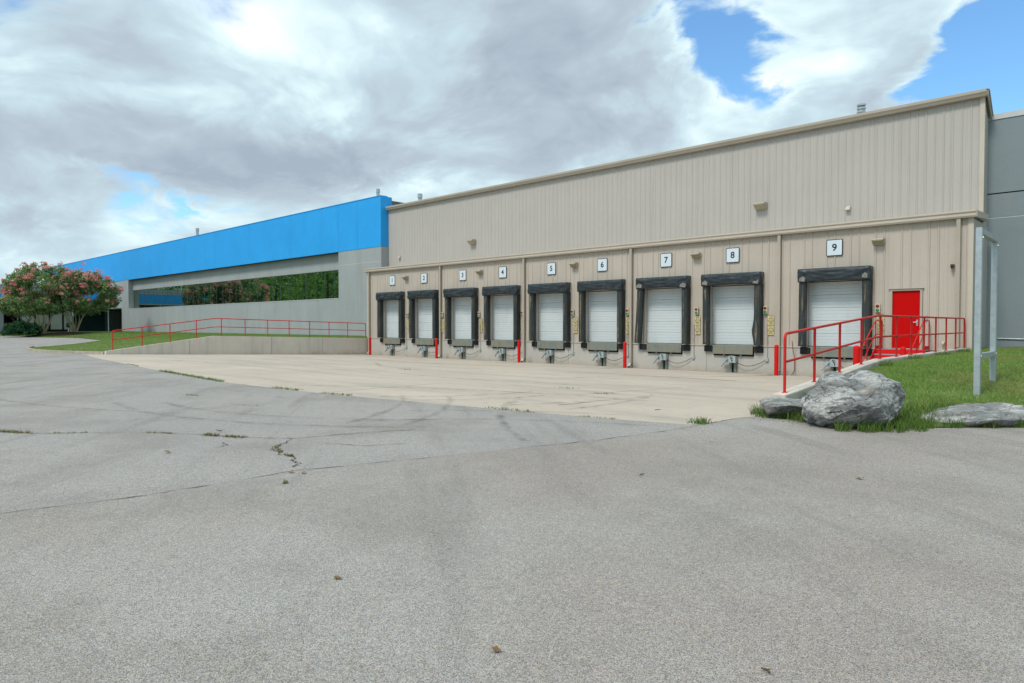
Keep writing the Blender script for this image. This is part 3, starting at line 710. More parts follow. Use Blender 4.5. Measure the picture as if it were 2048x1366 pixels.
def rib_profile(x0, x1, first, pitch=.305, hgt=.03):
    """x, depth pairs of a ribbed sheet: a raised rib every pitch"""
    pts = [(x0, 0.0)]; k = math.ceil((x0 + .06 - first) / pitch)
    while True:
        c = first + k * pitch
        if c + .05 > x1: break
        pts += [(c - .042, 0), (c - .016, hgt), (c + .016, hgt), (c + .042, 0)]
        m_ = c + pitch / 2
        if m_ + .03 < x1: pts += [(m_ - .03, 0), (m_ - .018, .006), (m_ + .018, .006), (m_ + .03, 0)]
        k += 1
    pts.append((x1, 0.0)); return pts
HOLES = [(c - 1.24, c + 1.24, 3.62) for c in DC] + [(-7.32, -6.19, 3.02)]
def siding(x0, x1, y, z0, z1, holes, m, name='siding_panel'):
    pr = rib_profile(x0, x1, XL, hgt=.026 if m == 'siding_up' else .034); mb = MB()
    # break the profile at opening edges
    cuts = sorted(h for H in holes for h in H[:2] if x0 < h < x1); q = []
    for a, b in zip(pr[:-1], pr[1:]):
        q.append(a)
        for c in cuts:
            if a[0] + 1e-4 < c < b[0] - 1e-4: q.append((c, a[1] + (b[1] - a[1]) * (c - a[0]) / (b[0] - a[0])))
    q.append(pr[-1])
    for a, b in zip(q[:-1], q[1:]):
        mx = (a[0] + b[0]) / 2; lo = z0
        for h in holes:
            if h[0] < mx < h[1]: lo = max(lo, h[2])
        mb.add([(a[0], y - a[1], lo), (b[0], y - b[1], lo), (b[0], y - b[1], z1), (a[0], y - a[1], z1)], [(0, 1, 2, 3)])
    o = mb.build(name, m, dock); return o
PW = .915
n = int(math.ceil((XR - XL) / PW))
for i in range(n):
    x0 = XL + i * PW + .0015; x1 = min(XL + (i + 1) * PW, XR) - .0015
    siding(x0, x1, YF, .71, 5.56, HOLES, 'siding_low')
XLU, XRU = -42.38, -4.70
x = XLU; i = 0
while x < XRU - .01:
    x1 = min(x + PW, XRU); siding(x + .0015, x1 - .0015, YU, 5.6, 10.45, [], 'siding_up'); x = x1
# walls behind the sheets, foundation, roofs
box('wall_core', 'siding_low', dock, XL + .04, XR - .04, YF + .62, YU - .05, -.7, 5.5)
for a, b in zip([XL] + [c + 1.24 for c in DC], [c - 1.24 for c in DC] + [XR]):
    box('wall_pier', 'siding_low', dock, a + .01, b - .01, YF + .05, YF + .60, .60, 5.45) if b < -5 else None
MB().box(DC[-1] + 1.26, -7.34, YF + .05, YF + .6, .6, 5.45).box(-6.17, XR - .01, YF + .05, YF + .6, .6, 5.45).build('wall_pier', 'siding_low', dock)
for i, c in enumerate(DC):
    box('door_header', 'siding_low', dock, c - 1.25, c + 1.25, YF + .05, YF + .6, 3.62, 5.45)
box('door_header', 'siding_low', dock, -7.33, -6.18, YF + .05, YF + .6, 3.02, 5.45)
# side wall at the right end, ribbed trims
box('end_wall', 'siding_up', dock, XR, XR + .03, YF + .02, YU + .9, .74, 5.5)
MB().prism([(YU, 5.3), (YU + 1.1, 5.3), (YU + 1.1, 9.5), (YU, 10.45)], 'x', XRU, XRU + .03).build('end_wall', 'siding_up', dock)
for z0, z1, x, y in ((.70, 5.5, XR, YF), (5.62, 10.45, XRU, YU)):
    MB().box(x - .11, x + .045, y - .045, y - .034, z0, z1).box(x + .034, x + .046, y - .034, y + .12, z0, z1).build('corner_trim', 'trim_pale', dock)
MB().box(XL - .02, XL + .12, YF - .048, YF - .036, .70, 5.5).build('corner_trim', 'trim_pale', dock)
box('base_trim', 'trim_pale', dock, XL, XR, YF - .055, YF - .005, .672, .712)
# concrete foundation, with the pits of the levelers left open
segs = [XL] + [v for c in DC for v in (c - .97, c + .97)] + [XR]
for a, b in zip(segs[::2], segs[1::2]): box('foundation', 'foundation', dock, a, b, YF - .02, YF + .6, -.75, .668)
for c in DC: box('foundation', 'foundation', dock, c - .97, c + .97, YF - .02, YF + .6, -.75, .22)
for k, x in enumerate(np.arange(XL + 2.4, XR, 4.1)):
    box('foundation_joint', 'joint', dock, x, x + .012, YF - .0225, YF - .019, -.52, .6)
# lean-to roof, gutters and downspouts
MB().add([(XL - .1, YF - .02, 5.62), (XR + .1, YF - .02, 5.62), (XR + .1, YU + .02, 5.80), (XL - .1, YU + .02, 5.80), (XL - .1, YF - .02, 5.52), (XR + .1, YF - .02, 5.52), (XR + .1, YU + .02, 5.60), (XL - .1, YU + .02, 5.60)],
         [(0, 1, 2, 3), (4, 7, 6, 5), (0, 4, 5, 1), (1, 5, 6, 2), (3, 2, 6, 7), (0, 3, 7, 4)]).build('lower_roof', 'trim_pale', dock)
gut = [(YF - .04, 5.50), (YF - .20, 5.50), (YF - .235, 5.56), (YF - .235, 5.64), (YF - .275, 5.70), (YF - .275, 5.76), (YF - .255, 5.76), (YF - .04, 5.72)]
MB().prism(gut, 'x', XL - .16, XR + .14).build('lower_gutter', 'trim_pale', dock)
MB().prism([(YF - .04, 5.50), (YF - .20, 5.52), (YF - .20, 5.74), (YU - .04, 5.86), (YU - .04, 5.66)], 'x', XR + .141, XR + .17).build('rake_trim', 'trim_pale', dock)
MB().prism([(YU - .03, 10.36), (YU - .22, 10.36), (YU - .26, 10.44), (YU - .30, 10.50), (YU - .30, 10.60), (YU - .27, 10.61), (YU - .03, 10.57)], 'x', XLU - .1, XRU + .12).build('upper_gutter', 'trim', dock)
MB().prism([(YU - .29, 10.56), (YU - .29, 10.615), (YU - .12, 10.63), (YU - .12, 10.58)], 'x', XLU - .1, XRU + .12).build('gutter_lip', 'trim_pale', dock)
MB().prism([(YU - .14, 10.62), (YU + 1.35, 9.42), (YU + 1.35, 9.22), (YU - .14, 10.40)], 'x', XRU + .121, XRU + .16).build('rake_trim', 'trim', dock)
MB().prism([(YU - .14, 10.63), (YU + 1.33, 9.44), (YU + 1.33, 9.38), (YU - .14, 10.58)], 'x', XLU, XRU + .2).build('upper_roof', 'roof', dock)
box('main_roof', 'roof', dock, XLU, XRU + .02, YU + 1.34, YU + 40, 8.9, 9.4)
for x in (-41.68, -33.75, -26.4, -19.1, -11.6, -5.06):
    d = box('downspout', 'trim', dock, x - .065, x + .065, YF - .175, YF - .065, -.42 if x < -6 else .80, 5.5, .008)
    if x < -6:
        MB().prism([(YF - .175, -.30), (YF - .065, -.42), (YF - .25, -.52), (YF - .32, -.44)], 'x', x - .065, x + .065).build('spout_shoe', 'trim_pale', d)
        MB().prism([(YF - .255, -.515), (YF - .315, -.447), (YF - .322, -.455), (YF - .262, -.523)], 'x', x - .045, x + .045).build('spout_mouth', 'dark', d)

# nine sectional doors
def dock_door(c, i):
    d = MB().box(c - 1.23, c - 1.17, YF + .04, YF + .24, .70, 3.60).box(c + 1.17, c + 1.23, YF + .04, YF + .24, .70, 3.60).box(c - 1.17, c + 1.17, YF + .04, YF + .24, 3.44, 3.60).build('dock_door', 'siding_low', dock)
    d['label'] = 'white sectional door of dock %s in its tan frame' % NUM[i]
    hs = .535
    for k in range(5):
        z0 = .735 + k * (hs + .0015); z1 = z0 + hs
        # horizontally ribbed section: raised bands with grooves between
        pts = [(YF + .30, z0)]; nb = 4; bh = hs / nb
        for b in range(nb):
            a0 = z0 + b * bh; pts += [(YF + .258, a0 + .003), (YF + .25, a0 + .010), (YF + .25, a0 + bh - .010), (YF + .258, a0 + bh - .003)]
        pts += [(YF + .30, z1)]
        j = .0
        o = MB().prism([(p[0] + j, p[1]) for p in pts], 'x', c - 1.168, c + 1.168).build('door_panel', 'white_door', d)
    MB().box(c - 1.165, c + 1.165, YF + .24, YF + .29, .705, .733).build('bottom_seal', 'rubber', d)
    MB().box(c - 1.2, c + 1.2, YF + .32, YF + .4, .6, 3.7).build('door_back', 'dark', d)
for i, c in enumerate(DC): dock_door(c, i)
# red personnel door
pd = MB().box(-7.31, -7.23, YF - .04, YF + .12, .71, 3.01).box(-6.28, -6.20, YF - .04, YF + .12, .71, 3.01).box(-7.23, -6.28, YF - .04, YF + .12, 2.94, 3.01).box(-7.36, -6.15, YF - .075, YF + .02, 3.012, 3.03).build('personnel_door', 'trim', dock)
pd['label'] = 'tan steel frame of the plain red door at the stair top'
box('door_leaf', 'red_door', pd, -7.227, -6.283, YF + .03, YF + .08, .73, 2.935)['label'] = 'plain bright red door leaf'
hd = MB().box(-6.41, -6.35, YF + .012, YF + .03, 1.60, 1.82).tube([(-6.38, YF + .015, 1.73), (-6.38, YF - .04, 1.73), (-6.50, YF - .04, 1.73)], .013, 8).build('door_handle', 'steel', pd)
box('threshold', 'steel', pd, -7.23, -6.28, YF - .05, YF + .06, .712, .728)
box('door_back', 'dark', dock, -7.3, -6.2, YF + .2, YF + .3, .6, 3.02)
box('keypad', 'steel', dock, -6.10, -6.02, YF - .09, YF - .035, 1.82, 1.98, .008)
o = MB().tube([(-5.50, YF - .03, .98), (-5.50, YF - .13, .98)], .05, 12).tube([(-5.50, YF - .13, .98), (-5.50, YF - .15, .90)], .03, 8).build('hose_tap', 'cream', dock)

# ================================================================== GREY AND BLUE TILT-UP BUILDING (left)
YB = 30.92; ZT = 11.45
wh = thing('blue_building', (-75, 30.92, .5), 'long grey building with a bright blue parapet and ribbon window', 'building')
JX = [-42.4, -45.5, -48.2, -55.9, -63.7, -71.4, -79.2, -86.9, -94.6, -100.4, -108, -116, -124, -132, -140]
for a, b in zip(JX[1:], JX[:-1]):
    ov = .0 if a >= -48.2 or a < -97.5 else .0
    box('parapet_panel', 'blue', wh, a + .009, b - .009, YB - .02, YB + .6, 7.60, ZT - .06)
    box('parapet_cap', 'blue', wh, a + .004, b - .004, YB - .05, YB + .62, ZT - .055, ZT)
box('panel_joint', 'joint', wh, -140, -42.42, YB + .05, YB + .5, 7.585, ZT - .1)
# end of the parapet that faces the dock building, and the unpainted return behind it
MB().box(-42.396, -42.385, YB - .02, YU - .02 + .35, 7.60, ZT - .055).build('parapet_end', 'blue', wh)
box('parapet_return', 'slate', wh, -42.9, -42.36, YU + .34, YU + 16, 8.6, ZT - .35)
box('return_cap', 'steel', wh, -42.95, -42.32, YU + .34, YU + 16, ZT - .345, ZT - .30)
# grey walls
for a, b in zip(JX[1:10], JX[:9]):
    if b <= -48.2 and a > -97.7: box('wall_panel', 'grey', wh, a + .006, b - .006, YB, YB + .55, .5, 3.78)
    elif b > -48.2: box('wall_panel', 'grey', wh, a + .006, b - .006, YB, YB + .55, .5, 7.585)
box('wall_panel', 'grey', wh, -97.7, -94.606, YB, YB + .55, .5, 3.78)
box('left_pier', 'grey', wh, -100.4, -97.706, YB, YB + 1.2, .5, 7.585)
for a, b in zip([-55.9, -63.7, -71.4, -79.2, -86.9, -97.7], [-48.2, -55.9, -63.7, -71.4, -79.2, -86.9]):
    box('spandrel_panel', 'grey', wh, a + .006, b - .006, YB + .55, YB + 1.0, 6.24, 7.585)
box('wall_core', 'grey_dark', wh, -97.7, -48.2, YB + .9, YB + 1.2, .5, 7.5)
box('sill', 'grey_line', wh, -97.69, -48.21, YB - .02, YB + .62, 3.785, 3.84)
box('reveal_line', 'grey_line', wh, -48.2, -42.398, YB - .004, YB + .0, 6.47, 6.50)
box('reveal_line', 'grey_line', wh, -100.4, -97.7, YB - .004, YB + .0, 6.26, 6.29)
MB().box(-42.399, -42.385, YB, YU, .6, 7.585).build('wall_end', 'grey', wh)
# ribbon window: one pane after another between thin mullions
wx = -48.24; k = 0; PWIN = 1.52
win = box('ribbon_window', 'dark', wh, -97.66, -48.24, YB + .70, YB + .80, 3.845, 6.235)
win['label'] = 'ribbon window of tinted mirror glass reflecting the woods'
while wx > -97.5:
    x0 = max(wx - PWIN, -97.64); 
    tilt = random.uniform(-.0015, .0015); t2 = random.uniform(-.002, .002)
    y = YB + .645
    MB().add([(x0 + .012, y + tilt, 3.87), (wx - .012, y - tilt, 3.87), (wx - .012, y - tilt + t2, 6.21), (x0 + .012, y + tilt + t2, 6.21), (x0 + .012, y + .02, 3.87), (wx - .012, y + .02, 3.87), (wx - .012, y + .02, 6.21), (x0 + .012, y + .02, 6.21)],
             [(0, 1, 2, 3), (7, 6, 5, 4), (0, 4, 5, 1), (1, 5, 6, 2), (2, 6, 7, 3), (3, 7, 4, 0)]).build('pane', 'window_glass', win)
    box('mullion', 'slate', win, x0 - .010, x0 + .010, YB + .628, YB + .70, 3.85, 6.23)
    wx = x0
box('window_head', 'galv_green', win, -97.66, -48.22, YB + .58, YB + .70, 6.20, 6.238)
# wall and recess beyond the left pier, behind the crape myrtles
box('wall_panel', 'grey', wh, -140, -100.41, YB + .02, YB + .6, 4.0, 7.585)
box('soffit', 'grey', wh, -140, -100.41, YB - .9, YB + 6, 3.86, 3.98)
box('recess_wall', 'tint_wall', wh, -140, -97.8, YB + 5, YB + 5.3, .4, 3.86)
box('recess_wall', 'tint_wall', wh, -100.5, -100.2, YB + 1.2, YB + 5, .4, 3.86)
box('roof', 'roof', wh, -140, -42.9, YB + .62, YB + 60, 9.0, 9.6)
# entrance wing that runs forward on the far left
wing = thing('entrance_wing', (-104, 22, .8), 'low entrance wing with blue fascia half hidden by flowering trees', 'building')
box('cap_band', 'grey', wing, -118, -103.48, 15, YB - .04, 5.98, 6.72)
box('fascia', 'blue', wing, -118, -103.5, 15, YB - .04, 4.68, 5.975)
box('soffit', 'grey_line', wing, -118, -103.52, 15, YB - .04, 4.55, 4.675)
box('wall', 'grey', wing, -118, -105.2, 15, 20.4, .5, 4.54)
box('back_wall', 'tint_wall', wing, -118, -107.5, 20.4, YB, .5, 4.54)
for y0, y1 in ((19.0, 20.3), (20.6, 22.1), (22.3, 23.7), (23.9, 25.2), (25.4, 26.4)):
    p = box('glazing', 'pale_glass', wing, -105.3, -105.2, y0, y1, 1.1, 4.4)
    MB().box(-105.33, -105.17, y0 - .11, y0, .9, 4.5).box(-105.33, -105.17, y0, y1, .9, 1.1).build('glazing_bar', 'dark', p)
for y in (26.1, 30.3): MB().tube([(-103.8, y, .5), (-103.8, y, 4.55)], .07, 10).build('canopy_post', 'sign_white', wing)
# ================================================================== grey building at the right
gb = thing('grey_building', (5, 32.55, .5), 'plain grey tilt-up concrete building behind the tan corner', 'building')
XG0, XG1 = -5.4, 40.0; YG = 32.45
for a, b in ((XG0, 3.0), (3.0, 11.5), (11.5, 20), (20, 40)):
    box('wall_panel', 'grey_dark', gb, a + .008, b - .008, YG, YG + .4, .4, 5.80)
    box('wall_panel', 'grey_dark', gb, a + .008, b - .008, YG, YG + .4, 5.84, 6.74)
    box('wall_panel', 'grey_dark', gb, a + .008, b - .008, YG, YG + .4, 6.79, 9.64)
    box('parapet_cap', 'grey_line', gb, a, b, YG - .03, YG + .45, 9.645, 9.86)
box('reveal_line', 'grey_line', gb, XG0, XG1, YG + .012, YG + .3, 5.79, 5.85)
box('panel_joint', 'dark', gb, XG0, XG1, YG + .03, YG + .3, 6.73, 6.80)
box('roof', 'roof', gb, XG0, XG1, YG + .45, YG + 30, 9.0, 9.4)
MB().tube([(-4.5, YG - .04, 1.10), (-4.2, YG - .04, 1.10), (-3.3, YG - .04, 1.08), (-3.1, YG - .04, 1.08), (-3.1, YG - .04, .95)], .018, 8).build('conduit', 'galv', gb)

# roof vents
def vent(x, y, z0, z1, r, label, style):
    t = thing('roof_vent', (x, y, z0), label, 'vent', 'roof vents')
    MB().tube([(x, y, z0), (x, y, z1 - .25)], r * .8, 14).build('pipe', 'galv', t, smooth=True)
    if style == 0:
        for k in range(3):
            zz = z1 - .42 + k * .16; MB().tube([(x, y, zz), (x, y, zz + .02), (x, y, zz + .09), (x, y, zz + .11)], [r * .85, r, r, r * .85], 16).build('louvre_ring', 'galv', t, smooth=True)
    else:
        MB().tube([(x, y, z1 - .40), (x, y, z1 - .38), (x, y, z1 - .05), (x, y, z1)], [r * .5, r, r, r * .6], 10).build('cowl', 'galv', t, smooth=True)
vent(-9.75, 34, 9.3, 11.78, .19, 'ribbed round metal vent above the tan gutter near dock nine', 0)
vent(-43.99, 36, 9.4, 12.5, .20, 'grey square-shouldered vent where the tan roof meets the blue corner', 1)
vent(-48.41, 35, 9.4, 13.36, .17, 'capped vent pipe standing on the blue corner of the parapet', 1)
vent(-88.2, 36, 9.4, 13.97, .22, 'thin vent pipe far along the blue parapet', 1)

# ================================================================== RETAINING WALLS AND HANDRAILS
def tophat_path(pts, r, n=5):
    """round the corners of a poly-line path"""
    P = [Vector(p) for p in pts]; out = [P[0]]
    for a, b, c in zip(P[:-2], P[1:-1], P[2:]):
        u = (a - b).normalized(); w = (c - b).normalized(); rr = min(r, (a - b).length * .45, (c - b).length * .45)
        p0 = b + u * rr; p1 = b + w * rr
        for i in range(n + 1):
            t = i / n; out.append(p0 * (1 - t) ** 2 + b * 2 * t * (1 - t) + p1 * t * t)
    out.append(P[-1]); return out
def retaining(name, x0, x1, ytop, label, joints, xface, y_end):
    t = thing(name, ((x0 + x1) / 2, 20, -.3), label, 'wall')
    ys, zs = ytop
    out = list(zip(ys, zs))
    cuts = [ys[0]] + joints + [y_end]
    for a, b in zip(cuts[:-1], cuts[1:]):
        a2, b2 = a + (.005 if a != cuts[0] else 0), b - .005
        pts = [(a2, float(np.interp(a2, ys, zs)))] + [(y, z) for y, z in out if a2 < y < b2] + [(b2, float(np.interp(b2, ys, zs)))]
        poly = pts + [(b2, -.9), (a2, -.9)]
        MB().prism(poly, 'x', x0, x1).build('wall_section', 'wallconc', t, bevel=.012)
    return t
LW = ([12.1, 12.3, 18.1, 29.36], [.19, .21, .97, .68])
retaining('retaining_wall', -42.22, -41.95, LW, 'concrete retaining wall with sloping end below the far red handrail', [16.6, 21.8, 25.6], -41.95, 29.36)
RWT = ([12.2, 12.5, 14.1, 15.6, 17.1, 18.5, 29.3], [.355, .37, .48, .59, .70, .77, .78])
retaining('retaining_wall', -4.97, -4.70, RWT, 'low concrete retaining wall beside the grass bank under the near red handrail', [18.5, 24.0], -4.97, 29.33)
def handrail(xc, y0, wl, label, flip):
    t = thing('handrail', (xc, 20, .5), label, 'railing')
    ys = [y0 + 1.524 * k for k in range(12)]; zb = lambda y: float(np.interp(y, *wl))
    for k, y in enumerate(ys):
        top = zb(y) + (1.06 if 0 < k < 11 else .9)
        p = MB().tube([(xc, y, zb(y) - .02), (xc, y, top)], .026, 10).build('post', 'red_rail', t, smooth=True)
        MB().tube([(xc, y, zb(y) - .004), (xc, y, zb(y) + .012)], .05, 12).build('base_plate', 'red_rail', p)
    ky = 18.2 if not flip else 18.4
    top = [(xc, ys[0], zb(ys[0]) + .85), (xc, ys[0], zb(ys[0]) + 1.08), (xc, ky, zb(ky) + 1.08), (xc, ys[-1], zb(ys[-1]) + 1.08), (xc, ys[-1], zb(ys[-1]) + .85)]
    MB().tube(tophat_path(top, .16), .027, 10).build('top_rail', 'red_rail', t, smooth=True)
    mid = [(xc, ys[0], zb(ys[0]) + .56), (xc, ky, zb(ky) + .56), (xc, ys[-1], zb(ys[-1]) + .56)]
    MB().tube(tophat_path(mid, .3), .024, 10).build('mid_rail', 'red_rail', t, smooth=True)
handrail(-42.08, 12.48, LW, 'red pipe handrail along the far left retaining wall', False)
handrail(-4.84, 12.52, RWT, 'red pipe handrail along the near right retaining wall above the boulders', True)

# ================================================================== RED STAIR
def stairs():
    t = thing('steel_stair', (-6.75, 27.6, -.5), 'red steel stair with grey treads leading to the red door', 'stair')
    xa, xb = -7.55, -5.95; yl = 28.35; zt = .71
    box('landing', 'steel', t, xa, xb, yl, YF - .06, zt - .05, zt)
    box('landing_edge', 'red', t, xa, xb, yl - .012, yl - .002, zt - .25, zt - .005)
    nst = 6; run = .29
    for k in range(1, nst + 1):
        y1 = yl - (k - 1) * run; z = zt - k * .173
        s = box('tread', 'steel', t, xa + .03, xb - .03, y1 - run + .004, y1 - .006, z - .035, z)
        box('riser', 'red', s, xa + .03, xb - .03, y1 - .006, y1 - .001, z, z + .13)
    for x in (xa, xb):
        ye = yl - nst * run; ze = zt - nst * .173
        MB().prism([(yl, zt + .02), (ye, ze + .02), (ye, ze - .14), (ye + .1, ze - .14), (yl, zt - .26)], 'x', x - .02, x + .02).build('stringer', 'red', t)
        box('toe_board', 'red', t, x - .012, x + .012, yl, YF - .08, zt + .001, zt + .13)
        for y in (yl + .06, YF - .12): MB().tube([(x, y, zt - .3), (x, y, zt + 1.06)], .021, 8).build('post', 'red_rail', t, smooth=True)
        y = yl - 3.4 * run; MB().tube([(x, y, zt - 3.6 * .173), (x, y, zt - 3.4 * .173 + 1.0)], .021, 8).build('post', 'red_rail', t, smooth=True)
        y2 = ye - .05; MB().tube([(x, y2 + .1, zdock(y2)), (x, y2 + .1, ze + .95)], .021, 8).build('post', 'red_rail', t, smooth=True)
        MB().tube(tophat_path([(x, YF - .12, zt + .9), (x, YF - .12, zt + 1.08), (x, yl + .06, zt + 1.08), (x, y2, ze + 1.02), (x, y2 - .22, ze + 1.02), (x, y2 - .22, ze + .8)], .12), .021, 8).build('top_rail', 'red_rail', t, smooth=True)
        MB().tube(tophat_path([(x, YF - .12, zt + .56), (x, yl + .06, zt + .56), (x, y2 + .1, ze + .50)], .1), .019, 8).build('mid_rail', 'red_rail', t, smooth=True)
stairs()

# ================================================================== DOCK EQUIPMENT
def dock_seal(c, i, lean_l=0.0, bulge_r=0.0):
    t = thing('dock_seal', (c, YF, .7), 'black padded dock seal round the door under number sign %s' % NUM[i], 'dock seal', 'dock seals round the nine doors')
    rs = random.Random(50 + i); fa = rs.uniform(.05, .085); sg = rs.uniform(.05, .14); lean_l = lean_l + rs.uniform(-.02, .03)
    y0, y1 = YF - .036, YF - .40
    for s in (-1, 1):
        nz = 12; vs = []; ins = 1.07; outs = 1.37
        for k in range(nz + 1):
            z = .735 + (3.42 - .735) * k / nz; f = 1 - k / nz
            w = .012 * mnoise.noise(Vector((i * 3.1 + s, z * 2.1, 0)))
            li = lean_l * f if s < 0 else 0; bu = bulge_r * math.exp(-((z - 1.35) / .35) ** 2) if s > 0 else 0
            xi = s * (ins - bu) - li + w; xo = s * outs - li - w
            vs += [(c + xo, y0, z), (c + xo, y1 + .05, z), (c + xo - s * .05, y1 + w, z), (c + xi + s * .06, y1 - w, z), (c + xi, y1 + .07, z), (c + xi + s * .07, y0, z)]
        fs = [(k * 6 + j, k * 6 + (j + 1) % 6, (k + 1) * 6 + (j + 1) % 6, (k + 1) * 6 + j) for k in range(nz) for j in range(6)] + [tuple(range(6)), tuple(nz * 6 + j for j in range(6))]
        pad = MB().add(vs, fs).build('side_pad', 'seal', t, smooth=True)
        # pale worn strip down the front of the pad
        wv = []; 
        for k in range(nz + 1):
            z = .80 + (3.25 - .80) * k / nz; f = 1 - k / nz; li = lean_l * f if s < 0 else 0
            cx = c + s * (1.20 + .01 * rs.uniform(-1, 1)) - li; hw = max(.002, .075 * mnoise.noise(Vector((i * 7.7 + s * 3, z * 1.1, 2))) + .012)
            wv += [(cx - hw, y1 - .016, z), (cx + hw, y1 - .016, z)]
        MB().add(wv, [(k * 2, k * 2 + 1, k * 2 + 3, k * 2 + 2) for k in range(nz)]).build('wear_strip', 'wearstrip', pad)
    # head curtain: a cloth hung over the head pad, sagging between its corners
    nx = 40; prof = 15; vs = []
    for a in range(nx + 1):
        u = a / nx; x = c - 1.39 + 2.78 * u
        sag = sg * math.sin(PI * u) ** 1.5; e = max(0, 1 - min(u, 1 - u) / .14)
        for k in range(prof + 1):
            v = k / prof
            if v < .2: y = y0 + (y1 - .05 - y0) * (v / .2); z = 3.95 + .012 * math.sin(u * 9 + i)
            elif v < .85:
                q = (v - .2) / .65
                y = y1 - .05 - .02 * math.sin(q * PI); z = 3.95 - q * (.47 + .09 * (1 - e) - sag * .5 + .08 * e)
                fold = 0
                for h in range(3):   # drapery folds swung from each upper corner
                    for sd, uu in ((0, u), (1, 1 - u)):
                        line = q - (1.1 - .28 * h) * (1 - math.exp(-3.2 * uu)) + .12 * h - .08 * rs.random() * 0
                        fold += fa * math.exp(-(line / .09) ** 2) * math.exp(-uu * 2.0)
                fold += .035 * mnoise.noise(Vector((u * 6 + i * 5.3, q * 3.0, i * 2.2))) + .014 * mnoise.noise(Vector((u * 15 + i, q * 9 - u * 5, 4.4)))
                y -= fold * min(1, q * 5)
            else:
                q = (v - .85) / .15; y = (y1 - .05) + (.28) * q; z = 3.95 - (.47 + .09 * (1 - e) - sag * .5 + .08 * e) + .03 * q
            vs.append((x, y, z))
    m_ = prof + 1
    fs = [(a * m_ + k, (a + 1) * m_ + k, (a + 1) * m_ + k + 1, a * m_ + k + 1) for a in range(nx) for k in range(prof)] + [tuple(range(m_)), tuple(nx * m_ + k for k in range(m_))]
    cu = MB().add(vs, fs).build('head_curtain', 'curtain', t, smooth='all')
    for s in (-1, 1):
        x = c + s * 1.20; z = 3.50 + rs.uniform(-.03, .06); w = rs.uniform(.10, .17)
        MB().prism([(x - w, z - .06), (x + w * .8, z - .09), (x + w, z + .07), (x + .1 * w, z + .13), (x - w * .9, z + .05)], 'y', y1 - .085, y1 - .06).build('corner_patch', 'patch_pale' if i in (6, 7, 8) else 'curtain', cu)
M['wearstrip'] = mat('wearstrip', (.15, .125, .085), .85, .5, 5, .2)
for i, c in enumerate(DC): dock_seal(c, i, .16 if i == 6 else 0, .10 if i == 7 else 0)

GRP_L = 'dock levelers below the doors'
def dock_leveler(c, i):
    t = thing('dock_leveler', (c, YF, .2), 'stained steel leveler lip below the door of dock %s' % NUM[i], 'dock leveler', GRP_L)
    w = .95
    MB().prism([(YF - .12, .30), (YF - .16, .31), (YF - .14, .69), (YF - .02, .725), (YF + .22, .725), (YF + .22, .69), (YF - .10, .67)], 'x', c - w, c + w).build('lip_plate', 'plate', t, bevel=.004)
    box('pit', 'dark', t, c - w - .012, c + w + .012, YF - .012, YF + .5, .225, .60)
    for x in (c - .42, c + .38): box('lip_hinge', 'plate', t, x - .03, x + .03, YF - .13, YF - .02, .235, .31)
    box('grit_ledge', 'wearstrip', t, c - .75, c - .35, YF - .05, YF + .0, .223, .25)
for i, c in enumerate(DC): dock_leveler(c, i)
def bumper(c, s, i):
    x = c + s * 1.19
    o = MB().box(x - .20, x + .20, YF - .14, YF - .022, .40, .69).build('dock_bumper', 'rubber', None, bevel=.02)
    return tag(o, 'black rubber bumper at the %s foot of dock %s' % ('left' if s < 0 else 'right', NUM[i]), 'bumper', 'rubber dock bumpers')
for i, c in enumerate(DC):
    for s in (-1, 1): bumper(c, s, i)

